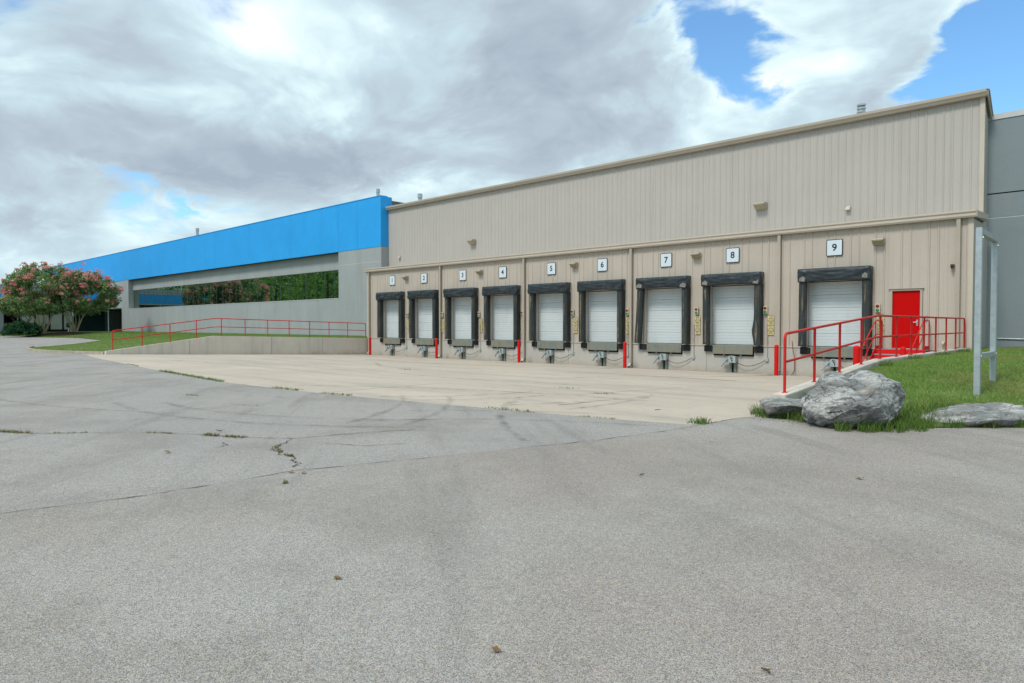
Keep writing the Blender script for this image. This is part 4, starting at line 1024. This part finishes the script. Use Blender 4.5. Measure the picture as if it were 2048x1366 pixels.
def restraint(c, i):
    x = c + .02; g = zdock(YF)
    t = thing('vehicle_restraint', (x, YF, g), 'galvanised vehicle restraint hook on its track under dock %s' % NUM[i], 'dock restraint', 'vehicle restraints under the docks')
    tr = MB().box(x - .16, x - .07, YF - .09, YF - .022, g, .20).box(x + .03, x + .16, YF - .09, YF - .022, g, .20).build('track', 'galv_green', t, bevel=.005)
    box('track_slot', 'dark', tr, x - .07, x + .03, YF - .04, YF - .024, g, .16)
    hz = -.08
    ho = MB().prism([(x - .22, hz), (x + .20, hz), (x + .20, hz + .30), (x - .02, hz + .32), (x - .10, hz + .32), (x - .22, hz + .16)], 'y', YF - .30, YF - .095).build('housing', 'galv', t, bevel=.008)
    for dx, dz in ((-.03, .27), (.0, .20), (.04, .12)): MB().tube([(x + dx, YF - .325, hz + dz), (x + dx, YF - .298, hz + dz)], .025, 8).build('bolt', 'dark', ho)
    MB().prism([(x + .03, hz), (x + .06, hz), (x + .06, hz + .30), (x + .03, hz + .30)], 'y', YF - .312, YF - .301).build('cover_strip', 'galv_green', ho)
    a = (x - .17, hz + .20); b = (x - .46, hz - .17)
    d = Vector((b[0] - a[0], b[1] - a[1])).normalized(); nrm = Vector((-d.y, d.x)) * .042
    MB().prism([(a[0] + nrm.x, a[1] + nrm.y), (a[0] - nrm.x, a[1] - nrm.y), (b[0] - nrm.x * .8, b[1] - nrm.y * .8), (b[0] + nrm.x * .8, b[1] + nrm.y * .8)], 'y', YF - .40, YF - .32).build('hook_arm', 'galv', t, bevel=.008)
    MB().prism([(x - .20, hz + .04), (x - .36, hz + .06), (x - .48, hz + .10), (x - .44, hz + .16), (x - .22, hz + .20)], 'y', YF - .31, YF - .22).build('hook_guard', 'galv', t, bevel=.005)
    # supply cable to a junction box on the foundation, conduit up the wall
    jx = c + 1.56; jz = .10
    jb = thing('junction_box', (jx, YF, jz), 'small grey junction box with hanging black cable right of dock %s' % NUM[i], 'junction box', 'junction boxes on the foundation')
    MB().box(jx - .065, jx + .065, YF - .10, YF - .022, jz - .07, jz + .07).build('box', 'galv', jb, bevel=.008)
    MB().tube([(jx + .01, YF - .06, jz + .07), (jx + .01, YF - .06, .62), (jx + .01, YF - .085, .75), (jx + .01, YF - .085, 1.7)], .014, 8).build('conduit', 'galv', jb, smooth=True)
    pts = []
    for k in range(17):
        u = k / 16; px = (x + .21) + (jx - .06 - x - .21) * u; pz = hz + .05 + (jz - .02 - hz - .05) * u - .26 * 4 * u * (1 - u) * (1 - .35 * u)
        pts.append((px, YF - .2 + .12 * u - .02 * math.sin(u * PI), pz))
    MB().tube(pts, .011, 8).build('cable', 'dark', jb, smooth=True)
for i, c in enumerate(DC): restraint(c, i)

def text_mesh(body, size, mirror=False, spacing=1.0):
    cu = bpy.data.curves.new('t', 'FONT'); cu.body = body; cu.size = size; cu.align_x = 'CENTER'; cu.align_y = 'CENTER'; cu.extrude = .0015; cu.space_line = spacing; cu.resolution_u = 4; cu.offset = size * .022
    ob = bpy.data.objects.new('t', cu); col.objects.link(ob)
    me = bpy.data.meshes.new_from_object(ob.evaluated_get(bpy.context.evaluated_depsgraph_get()))
    bpy.data.objects.remove(ob); bpy.data.curves.remove(cu)
    for v in me.vertices:
        x, y, z = v.co; v.co = (-x if mirror else x, -z, y)
    if mirror: me.flip_normals()
    return me
def place_text(name, me, m, parent, x, y, z):
    o = bpy.data.objects.new(name, me); col.objects.link(o)
    if not me.materials: me.materials.append(M[m])
    o.parent = parent; p = parent; off = Vector()
    while p: off += p.location; p = p.parent
    o.location = Vector((x, y, z)) - off; return o

SIGX = [-38.96, -35.48, -31.67, -28.16, -24.39, -20.92, -17.14, -13.74, -9.37]
def rounded(cx, cz, w, h, r, n=5):
    pts = []
    for sx, sz, a0 in ((1, 1, 0), (-1, 1, 90), (-1, -1, 180), (1, -1, 270)):
        for k in range(n + 1):
            a = R(a0 + 90 * k / n); pts.append((cx + sx * (w - r) + r * math.cos(a), cz + sz * (h - r) + r * math.sin(a)))
    return pts
def number_sign(x, i):
    t = thing('number_sign', (x, YF - .04, 4.45), 'white square sign with dark border with the number %s above its dock' % NUM[i], 'sign', 'dock number signs')
    cz = 4.785; w = .315; h = .335
    MB().prism(rounded(x, cz, w, h, .045), 'y', YF - .055, YF - .036).build('border', 'ink', t)
    MB().prism(rounded(x, cz, w - .028, h - .028, .03), 'y', YF - .059, YF - .0555).build('plate', 'sign_white', t)
    place_text('numeral', text_mesh(str(i + 1), .40), 'ink', t, x, YF - .0605, cz - .005)
for i, x in enumerate(SIGX): number_sign(x, i)

tm_a = text_mesh('PULL\nIN OR\nOUT ON\nGREEN\nONLY', .068, True, 1.05); tm_b = text_mesh('PULL\nIN OR\nOUT ON\nGREEN\nONLY', .068, False, 1.05)
TLX = [-37.21, -33.60, -30.18, -26.55, -22.86, -19.32, -15.48, -12.19, -7.72]
SGX = [.08, .02, .16, .02, .18, .03, .03, .22, .10]
def signal(x, i, dx):
    t = thing('signal_light', (x, YF, 2.1), 'cream signal box with red and green lenses right of dock %s' % NUM[i], 'signal light', 'dock signal lights')
    cz = 2.29
    hb = MB().box(x - .085, x + .085, YF - .13, YF - .036, cz - .17, cz + .17).build('housing', 'cream', t, bevel=.012)
    for dz, m_ in ((.075, 'lens_red'), (-.08, 'lens_green')):
        l = MB().tube([(x, YF - .129, cz + dz), (x, YF - .150, cz + dz), (x, YF - .165, cz + dz)], [.066, .066, .03], 16).build('lens', m_, t, smooth=True)
        MB().tube([(x, YF - .13, cz + dz), (x, YF - .142, cz + dz)], .072, 16).build('bezel', 'cream', l)
    for k, (z0, me, wd) in enumerate(((1.83, tm_a, 'upper'), (1.40, tm_b, 'lower'))):
        s = thing('warning_sign', (x + dx, YF - .04, z0 - .2), '%s of the two yellow warning plates below the signal right of dock %s' % (wd, NUM[i]), 'sign', 'yellow dock warning plates')
        MB().box(x + dx - .125, x + dx + .125, YF - .052, YF - .037, z0 - .20, z0 + .20).build('plate', 'yellow', s)
        place_text('lettering', me, 'ink', s, x + dx, YF - .0535, z0)
        MB().box(x + dx - .125, x + dx + .125, YF - .054, YF - .036, z0 + .203, z0 + .215).build('top_edge', 'ink', s)
for i, x in enumerate(TLX): signal(x, i, SGX[i])

def wall_light(x, y, z, label, s=1.0, up=False):
    t = thing('wall_light', (x, y, z), label, 'wall light', 'wall pack lights')
    w = .21 * s; d = .30 * s
    hb = MB().prism([(y - .034, z + .14 * s), (y - d, z + .11 * s), (y - d - .03, z + .06 * s), (y - .10, z - .13 * s), (y - .034, z - .13 * s)], 'x', x - w, x + w).build('housing', 'trim', t, bevel=.012)
    # sloping lens under the hood
    a = Vector((y - d - .022, z + .045 * s)); b = Vector((y - .112, z - .118 * s)); q = Vector((-(b - a).y, (b - a).x)).normalized() * -.014
    if q.y > 0: q = -q
    MB().add([(x - w * .8, a.x + q.x, a.y + q.y), (x + w * .8, a.x + q.x, a.y + q.y), (x + w * .8, b.x + q.x, b.y + q.y), (x - w * .8, b.x + q.x, b.y + q.y), (x - w * .8, a.x, a.y), (x + w * .8, a.x, a.y), (x + w * .8, b.x, b.y), (x - w * .8, b.x, b.y)],
             [(0, 1, 2, 3), (0, 4, 5, 1), (1, 5, 6, 2), (2, 6, 7, 3), (3, 7, 4, 0)]).build('lens', 'lamp_glass', t)
for x, lab in zip((-37.36, -30.06, -22.73, -15.5, -7.71), ('between number signs one and two', 'between number signs three and four', 'between number signs five and six', 'between number signs seven and eight', 'right of number sign nine')):
    wall_light(x, YF, 4.88, 'tan wedge wall light ' + lab)
wall_light(-33.02, YU, 7.18, 'tan wall light high on the upper wall above dock three', 1.25)
wall_light(-13.36, YU, 7.22, 'tan wall light high on the upper wall above dock eight', 1.25)
for x, z, lab in ((-9.53, 6.68, 'small white vent hood high on the upper wall near dock nine'), (-40.98, 6.70, 'small camera bracket high on the upper wall above dock one')):
    t = thing('vent_hood', (x, YU, z), lab, 'vent hood')
    MB().prism([(YU - .034, z + .10), (YU - .06, z + .10), (YU - .17, z - .06), (YU - .17, z - .09), (YU - .034, z - .09)], 'x', x - .09, x + .09).build('hood', 'trim_pale', t, bevel=.01)
t = thing('wall_hook', (-5.24, YF, 3.79), 'small brown bracket beside the last downspout right of the red door', 'bracket')
MB().box(-5.30, -5.18, YF - .16, YF - .036, 3.74, 3.85).build('bracket', 'twig', t, bevel=.01); MB().tube([(-5.24, YF - .15, 3.76), (-5.24, YF - .22, 3.70)], .03, 8).build('lens', 'dark', t)

# bollards
def bollard(x, y, top, label):
    g = zdock(y)
    t = thing('bollard', (x, y, g), label, 'bollard', 'red steel bollards')
    MB().tube([(x, y, g - .02), (x, y, top - .07)], .088, 18).build('pipe', 'red', t, smooth=True)
    MB().tube([(x, y, top - .071), (x, y, top - .04), (x, y, top - .015), (x, y, top)], [.088, .080, .055, .01], 18).build('cap', 'red', t, smooth=True)
for x, lab in zip((-40.45, -33.22, -26.06, -18.93, -11.37), ('left of dock one', 'between docks two and three', 'between docks four and five', 'between docks six and seven', 'between docks eight and nine')):
    bollard(x, 28.5, .80, 'red round-topped bollard ' + lab)
bollard(-5.9, 20.4, 1.05, 'red bollard beside the near handrail in front of dock nine')
bollard(-6.19, 26.6, .87, 'red bollard at the foot of the stair below the red door')
# hanging hose right of the last downspout
tag(MB().tube([(-11.05, YF - .05, .95), (-11.0, YF - .05, .5), (-10.93, YF - .06, .2), (-10.93, YF - .06, -.3), (-11.05, YF - .1, zdock(YF) + .01)], .013, 8).build('hanging_cord', 'lens_red', None, smooth=True), 'thin dark red cord hanging down the foundation left of dock nine', 'cord')

# ================================================================== GALVANISED GOALPOST FRAME
def goal():
    t = thing('post_frame', (-2.25, 15.7, .2), 'tall empty galvanised sign frame of two posts on the grass bank', 'sign frame')
    xc = -2.25; s = .07; sx = .05
    for y in (14.9, 16.62):
        zb = float(hR(xc, y)) - .1
        p = box('post', 'galv', t, xc - sx, xc + sx, y - s, y + s, zb, 3.385, .008)
        for z in (1.04, 3.2):
            MB().tube([(xc + sx, y, z), (xc + sx + .015, y, z)], .018, 8).build('bolt', 'steel', p)
    box('top_beam', 'galv', t, xc - .05, xc + .05, 14.9 + s, 16.62 - s, 3.27, 3.38, .006)
    box('cross_bar', 'galv', t, xc - .045, xc + .045, 14.9 + s, 16.62 - s, .985, 1.085, .006)
goal()

# ================================================================== BOULDERS
def boulder(label, base, pts, seed, amp, strata, dip=None):
    """angular rock: hull of hand-placed corner points (sideways, away, up), finely cut, its edges worn, then broken up by noise"""
    right = Vector((.731, .682, 0)); fwd = Vector((-.682, .731, 0)); sv = Vector((seed * 3.7, seed * 1.3, seed * .7))
    bm = bmesh.new()
    for p in pts: bm.verts.new(p)
    r = bmesh.ops.convex_hull(bm, input=list(bm.verts))
    bmesh.ops.delete(bm, geom=list({v for v in r['geom_interior'] + r['geom_unused'] if isinstance(v, bmesh.types.BMVert)}), context='VERTS')
    for it in range(9):
        bmesh.ops.triangulate(bm, faces=list(bm.faces))
        L = [e for e in bm.edges if e.calc_length() > .026]
        if not L: break
        bmesh.ops.subdivide_edges(bm, edges=L, cuts=1)
    bmesh.ops.triangulate(bm, faces=list(bm.faces))
    for k in range(2): bmesh.ops.smooth_vert(bm, verts=list(bm.verts), factor=.5, use_axis_x=True, use_axis_y=True, use_axis_z=True)
    bm.normal_update()
    new = []
    for v in bm.verts:
        q = v.co.copy(); n_ = v.normal
        n1 = mnoise.noise(q * 2.0 + sv); n2 = abs(mnoise.noise(q * 3.4 + sv * 2)); n3 = mnoise.noise(q * 8 + sv); n4 = abs(mnoise.noise(Vector((q.x * 2.2 + q.z * 2.0, q.y * 2.5, q.z * 9 - q.x * 3.2)) + sv)); n5 = mnoise.noise(q * 19 + sv); n6 = mnoise.noise(q * 45 + sv)
        cell = mnoise.cell(Vector((q.x * 4.5 + q.z * 2, q.y * 4, q.z * 6 - q.x * 2)) + sv)
        e = amp * (n1 * 1.0 + (.28 - n2) * 1.3 + n3 * .42 + (.2 - n4) * strata + n5 * .2 + n6 * .08 + (cell - .5) * .42)
        q = q + n_ * e
        if dip and q.z > .35: q.z -= dip[1] * math.exp(-((q.x - dip[0]) / dip[2]) ** 2) * min(1, (q.z - .35) / .3)
        new.append(q)
    for v, q in zip(bm.verts, new): v.co = right * q.x + fwd * q.y + Vector((0, 0, q.z))
    bmesh.ops.recalc_face_normals(bm, faces=list(bm.faces))
    me = bpy.data.meshes.new('boulder'); bm.to_mesh(me); bm.free()
    for p in me.polygons: p.use_smooth = True
    me.set_sharp_from_angle(angle=R(24))
    o = bpy.data.objects.new('boulder', me); col.objects.link(o); me.materials.append(M['rock']); o.location = base
    return tag(o, label, 'boulder', 'boulders at the edge of the lot')
def q1(X, Y, b): return ((X - 837) * .00214, b * .9, (1064 - Y) * .00226)
boulder('big grey boulder with a saddle-shaped top at the asphalt edge', (-3.30, 11.42, -.03),
        [q1(460, 908, .05), q1(503, 828, .06), q1(560, 768, .05), q1(626, 692, .06), q1(690, 662, .14), q1(945, 655, .18), q1(1008, 660, .15), q1(1172, 726, .16), q1(1200, 800, .06), q1(1206, 878, .0), q1(1120, 955, -.08),
         q1(585, 985, -.30), q1(735, 858, -.60), q1(880, 880, -.58), q1(1008, 1000, -.34), q1(910, 745, -.34), q1(680, 740, -.18),
         q1(620, 1066, .16), q1(800, 1066, .12), q1(1010, 1066, .14), q1(1085, 1015, .10), q1(486, 965, .12),
         q1(540, 900, .66), q1(700, 715, .62), q1(950, 700, .66), q1(1140, 800, .6), q1(1100, 1060, .55), q1(580, 1066, .55)], 3, .044, .7, ((828 - 837) * .00214, .11, .13))
def q2(X, Y, b): return ((X - 315) * .00245, b, (938 - Y) * .00245)
boulder('small flat grey rock left of the big boulder', (-4.50, 11.74, .09),
        [q2(152, 885, 0), q2(168, 842, .05), q2(215, 824, .08), q2(310, 826, .10), q2(405, 838, .08), q2(482, 862, .05), q2(478, 905, 0), q2(200, 880, -.22), q2(300, 868, -.26), q2(440, 888, -.20), q2(180, 938, -.02), q2(440, 938, -.05), q2(170, 860, .4), q2(460, 870, .4), q2(300, 835, .42), q2(300, 938, .4), q2(200, 975, .1), q2(420, 975, .1)], 8, .022, .6)
def q3(X, Y, b): return ((X - 1700) * .00222, b, (1066 - Y) * .00196)
boulder('long low slab of grey rock at the right end of the grass', (-2.02, 13.02, -.02),
        [q3(1308, 1018, 0), q3(1345, 985, .02), q3(1420, 955, .05), q3(1530, 940, .10), q3(1640, 910, .12), q3(1800, 892, .15), q3(1950, 886, .15), q3(2060, 888, .12), q3(2140, 905, .1), q3(2150, 960, .0), q3(2080, 1010, -.15), q3(1900, 985, -.38), q3(1700, 985, -.40), q3(1450, 1020, -.25), q3(1900, 1066, -.22), q3(1450, 1066, -.12), q3(2080, 1066, .0),
         q3(1400, 1000, .4), q3(1700, 925, .5), q3(2050, 900, .5), q3(2120, 1060, .45), q3(1400, 1060, .4)], 12, .024, .9)
def gravel():
    mb = MB(); n = 260
    for k in range(n):
        x = random.gauss(-3.9, .30); y = 11.42 + random.gauss(0, .12) - (.2 if x > -3.9 else 0); s = random.uniform(.006, .022); z = .006
        pts = [(x + s * math.cos(a) * random.uniform(.7, 1.2), y + s * math.sin(a) * random.uniform(.7, 1.2)) for a in (0, 1.3, 2.5, 3.8, 5)]
        mb.add([(p[0], p[1], z) for p in pts] + [(x, y, z + s * random.uniform(.5, 1))], [(a, (a + 1) % 5, 5) for a in range(5)])
    o = mb.build('gravel', 'patch_pale'); o['label'] = 'loose gravel and dirt at the foot of the big boulder'; kind(o, 'stuff')
gravel()

# ================================================================== TREES, SHRUBS, WOODS
def grow(mb, p, d, L, r, depth, tips, rs, spread):
    pts = [p]; rad = [r]; q = Vector(p); dd = Vector(d)
    for k in range(4):
        dd = (dd + Vector((rs.uniform(-1, 1), rs.uniform(-1, 1), rs.uniform(-.2, .5))) * .10).normalized(); q = q + dd * L / 4; pts.append(tuple(q)); rad.append(r * (1 - .12 * (k + 1)))
    mb.tube(pts, rad, 7 if depth > 0 else 9)
    if depth >= 3: tips.append(q); return
    for k in range(3 if depth < 2 else 2):
        a = rs.uniform(0, 2 * PI); nd = (dd + Vector((math.cos(a), math.sin(a), rs.uniform(-.1, .35))) * spread).normalized()
        grow(mb, q, nd, L * rs.uniform(.62, .8), rad[-1] * .66, depth + 1, tips, rs, spread)
def myrtle(x, y, z, h, rx, ry, cz, rz, seed, label, nleaf, flower_bias, bark='bark', shift=(0, 0)):
    t = thing('crape_myrtle', (x, y, z), label, 'tree', 'trees by the entrance')
    rs = random.Random(seed); mb = MB(); tips = []
    for k in range(7):
        a = 2 * PI * k / 7 + rs.uniform(-.3, .3); b = Vector((x + .16 * math.cos(a), y + .16 * math.sin(a), z - .1))
        d = Vector((math.cos(a) * .36, math.sin(a) * .36, 1)).normalized()
        grow(mb, b, d, h * rs.uniform(.26, .32), .095 * rs.uniform(.8, 1.2), 0, tips, rs, .55)
    mb.build('trunk', bark, t, smooth=True)
    # crown: clumps through a flattened dome, gaps between them
    C = []; n = 0
    while len(C) < 430:
        u = rng.normal(size=3); u /= np.linalg.norm(u); r = rng.uniform(.35, 1.0) ** .5
        p = np.array([x + shift[0] + u[0] * rx * r, y + shift[1] + u[1] * ry * r, cz + u[2] * rz * r])
        lump = mnoise.noise(Vector((p[0] * .55 + seed, p[1] * .55, p[2] * .7)))
        if lump < -.07 or p[2] < z + 1.9 + .22 * math.hypot(p[0] - x, p[1] - y): continue
        C.append(p)
    C = np.array(C)
    v, f = leafcloud(C, rng.uniform(.22, .66, len(C)), nleaf, .125, .45)
    fast_mesh('crown', v, f, 4, 'leaf', t, (x, y, z))
    # upright flower panicles on the outside of the dome
    rel = (C - np.array([x + shift[0], y + shift[1], cz])) / np.array([rx, ry, rz]); rr = np.linalg.norm(rel, axis=1)
    pick = (rr > .62) & (rr < .985) & (rel[:, 2] > -.30 + .2 * rng.uniform(-1, 1, len(C))) & (rng.uniform(0, 1, len(C)) < .78)
    F = C[pick] + rel[pick] / rr[pick][:, None] * np.array([.45, .45, .55])
    F = np.concatenate([F - rel[pick] / rr[pick][:, None] * .10, F + rng.normal(0, .28, F.shape) - rel[pick] / rr[pick][:, None] * .20])
    clus = np.array([mnoise.noise(Vector((q[0] * .8 + seed, q[1] * .8, q[2] * .8))) for q in F])
    F = F[(rng.uniform(0, 1, len(F)) < flower_bias) & (clus > -.2)]
    v, f = leafcloud(F, rng.uniform(.16, .34, len(F)), 34, .075, 0)
    fast_mesh('blossom', v, f, 4, 'flower', t, (x, y, z))
myrtle(-91, 19.9, .80, 7.9, 3.5, 3.6, 5.5, 3.1, 5, 'larger crape myrtle with pale pink flowers and pale multiple trunks', 60, .8, shift=(0, .15))
myrtle(-91, 23.0, .80, 7.0, 3.3, 3.8, 5.2, 2.7, 9, 'crape myrtle with bright pink flowers nearest the grey building', 60, 1.3, shift=(0, .9))
myrtle(-98, 19.3, .9, 5.2, 2.6, 3.0, 4.0, 1.8, 14, 'darker small tree behind the larger crape myrtle', 50, .1, 'bark_dark')
def shrub(x, y, z, rx, ry, rz, label):
    t = thing('shrub', (x, y, z), label, 'shrub', 'clipped shrubs under the trees')
    C = []
    for k in range(150):
        u = rng.normal(size=3); u /= np.linalg.norm(u); u[2] = abs(u[2]) * 1.0; r = rng.uniform(.5, 1)
        C.append((x + u[0] * rx * r, y + u[1] * ry * r, z + .1 + u[2] * rz * r))
    v, f = leafcloud(np.array(C), .26, 60, .085); fast_mesh('foliage', v, f, 4, 'shrub', t, (x, y, z))
    mb = MB()
    for k in range(5): mb.tube([(x + .1 * math.cos(k), y + .1 * math.sin(k), z - .05), (x + .5 * math.cos(k * 1.3), y + .5 * math.sin(k * 1.3), z + rz * .7)], [.03, .012], 6)
    mb.build('stem', 'bark_dark', t)
shrub(-88.5, 17.2, .62, 1.3, 1.55, 1.45, 'wide dark green clipped shrub at the left edge of the picture')
shrub(-90, 18.7, .70, .9, .85, 1.05, 'smaller dark green shrub beside the larger myrtle trunk')
o = MB().add([(-91 + 3.2 * math.cos(a) * 1.0, 21.4 + 3.4 * math.sin(a), float(hL(-91 + 3.2 * math.cos(a), 21.4 + 3.4 * math.sin(a))) + .035) for a in np.linspace(0, 2 * PI, 28, endpoint=False)] + [(-91, 21.4, .86)], [(i, (i + 1) % 28, 28) for i in range(28)]).build('mulch_bed', 'mulch'); kind(o, 'structure')
t = thing('planter', (-102.5, 22.6, .9), 'black round planter in front of the entrance glazing', 'planter')
MB().tube([(-102.5, 22.6, .9), (-102.5, 22.6, 1.15), (-102.5, 22.6, 1.55), (-102.5, 22.6, 1.62)], [.32, .45, .5, .46], 16).build('pot', 'dark', t, smooth=True)
v, f = leafcloud(np.array([(-102.5, 22.6, 1.75)]), .4, 150, .07); fast_mesh('plant', v, f, 4, 'shrub', t, (-102.5, 22.6, .9))
t = thing('litter_bin', (-100.5, 24.9, .9), 'black round-lidded bin on a white stand beside the canopy post', 'bin')
MB().tube([(-100.5, 24.9, 1.35), (-100.5, 24.9, 1.4), (-100.5, 24.9, 1.75), (-100.5, 24.9, 1.95), (-100.5, 24.9, 2.03)], [.2, .38, .42, .3, .06], 16).build('drum', 'dark', t, smooth=True)
MB().tube([(-100.5, 24.75, .85), (-100.5, 24.82, 1.38)], .05, 8).tube([(-100.5, 25.0, .85), (-100.5, 24.96, 1.38)], .05, 8).build('stand', 'sign_white', t)

def woods():
    C = []; S_ = []
    rs = random.Random(3); trunks = MB(); core = MB()
    for k in range(150):
        x = rs.uniform(-250, -62); y = -8 - rs.random() ** 1.3 * 60 - (20 if x > -85 else 0) ; h = rs.uniform(12, 22) + (-y) * .12
        g = -.3 + max(0, -y - 10) * .06
        cr = rs.uniform(3.0, 5.0)
        trunks.tube([(x, y, g), (x, y, g + h * .7)], [.3, .12], 5)
        for j in range(20):
            u = Vector((rs.gauss(0, 1), rs.gauss(0, 1), rs.gauss(0, 1))).normalized() * rs.uniform(.5, 1)
            C.append((x + u.x * cr, y + u.y * cr, g + h * .55 + u.z * h * .48)); S_.append(rs.uniform(1.1, 2.0))
    v, f = leafcloud(np.array(C), np.array(S_), 42, .42, .2)
    o = fast_mesh('woodland', v, f, 4, 'woods'); o['label'] = 'dense green woodland across the lot, mirrored in the ribbon window'; kind(o, 'stuff')
    o2 = trunks.build('woodland_trunks', 'bark_dark'); kind(o2, 'stuff'); o2['label'] = 'dark trunks of the woodland across the lot'
woods()

# ================================================================== SMALL LITTER ON THE ASPHALT
def litter(kind_, x, y, s, label, grp):
    mb = MB(); z = .012
    if kind_ == 'twig':
        a = random.uniform(0, PI); pts = [(x + s * (t - .5) * math.cos(a) + random.uniform(-.1, .1) * s, y + s * (t - .5) * math.sin(a) + random.uniform(-.1, .1) * s, z + .008) for t in (0, .25, .5, .75, 1)]
        mb.tube(pts, [.004, .006, .006, .005, .003], 6); mb.tube([pts[2], (pts[2][0] + s * .2, pts[2][1] + s * .25, z + .012)], [.004, .002], 5)
        o = mb.build('twig', 'twig')
    else:
        n = 9; outline = []
        for k in range(n):
            a = 2 * PI * k / n; r = s * (.5 + .3 * (k % 2)) * random.uniform(.8, 1.2); outline.append((x + r * math.cos(a), y + r * .7 * math.sin(a), z + random.uniform(0, .35) * s))
        mb.add(outline + [(x, y, z + .12 * s)], [(k, (k + 1) % n, n) for k in range(n)]); o = mb.build('fallen_leaf', 'dryleaf')
    tag(o, label, kind_, grp)
litter('twig', -10.2, 4.45, .24, 'dark twig lying beyond the weedy crack, the leftmost one', 'twigs on the asphalt')
litter('leaf', -6.75, 3.72, .06, 'curled brown leaf beside the paving seam below the branching crack', 'fallen leaves')
litter('leaf', -6.62, 3.80, .05, 'second brown leaf lying right next to the leaf at the paving seam', 'fallen leaves')
litter('leaf', -8.95, 3.25, .07, 'brown leaf on the grey asphalt left of the branching crack', 'fallen leaves')
litter('leaf', -3.70, 2.35, .045, 'small orange-brown leaf in the left foreground', 'fallen leaves')
litter('leaf', -2.30, 2.35, .045, 'small dark brown leaf near the bottom middle of the asphalt', 'fallen leaves')
litter('twig', -1.25, 3.05, .05, 'short dark twig right of the bottom middle of the asphalt', 'twigs on the asphalt')
litter('leaf', -2.15, 7.6, .06, 'reddish leaf on the asphalt in front of the boulders', 'fallen leaves')
litter('twig', -3.9, 6.2, .09, 'short dark stick on the asphalt below the tyre marks', 'twigs on the asphalt')
litter('twig', -6.7, 11.2, .16, 'dark wood chip on the concrete near the end of the near handrail', 'twigs on the asphalt')
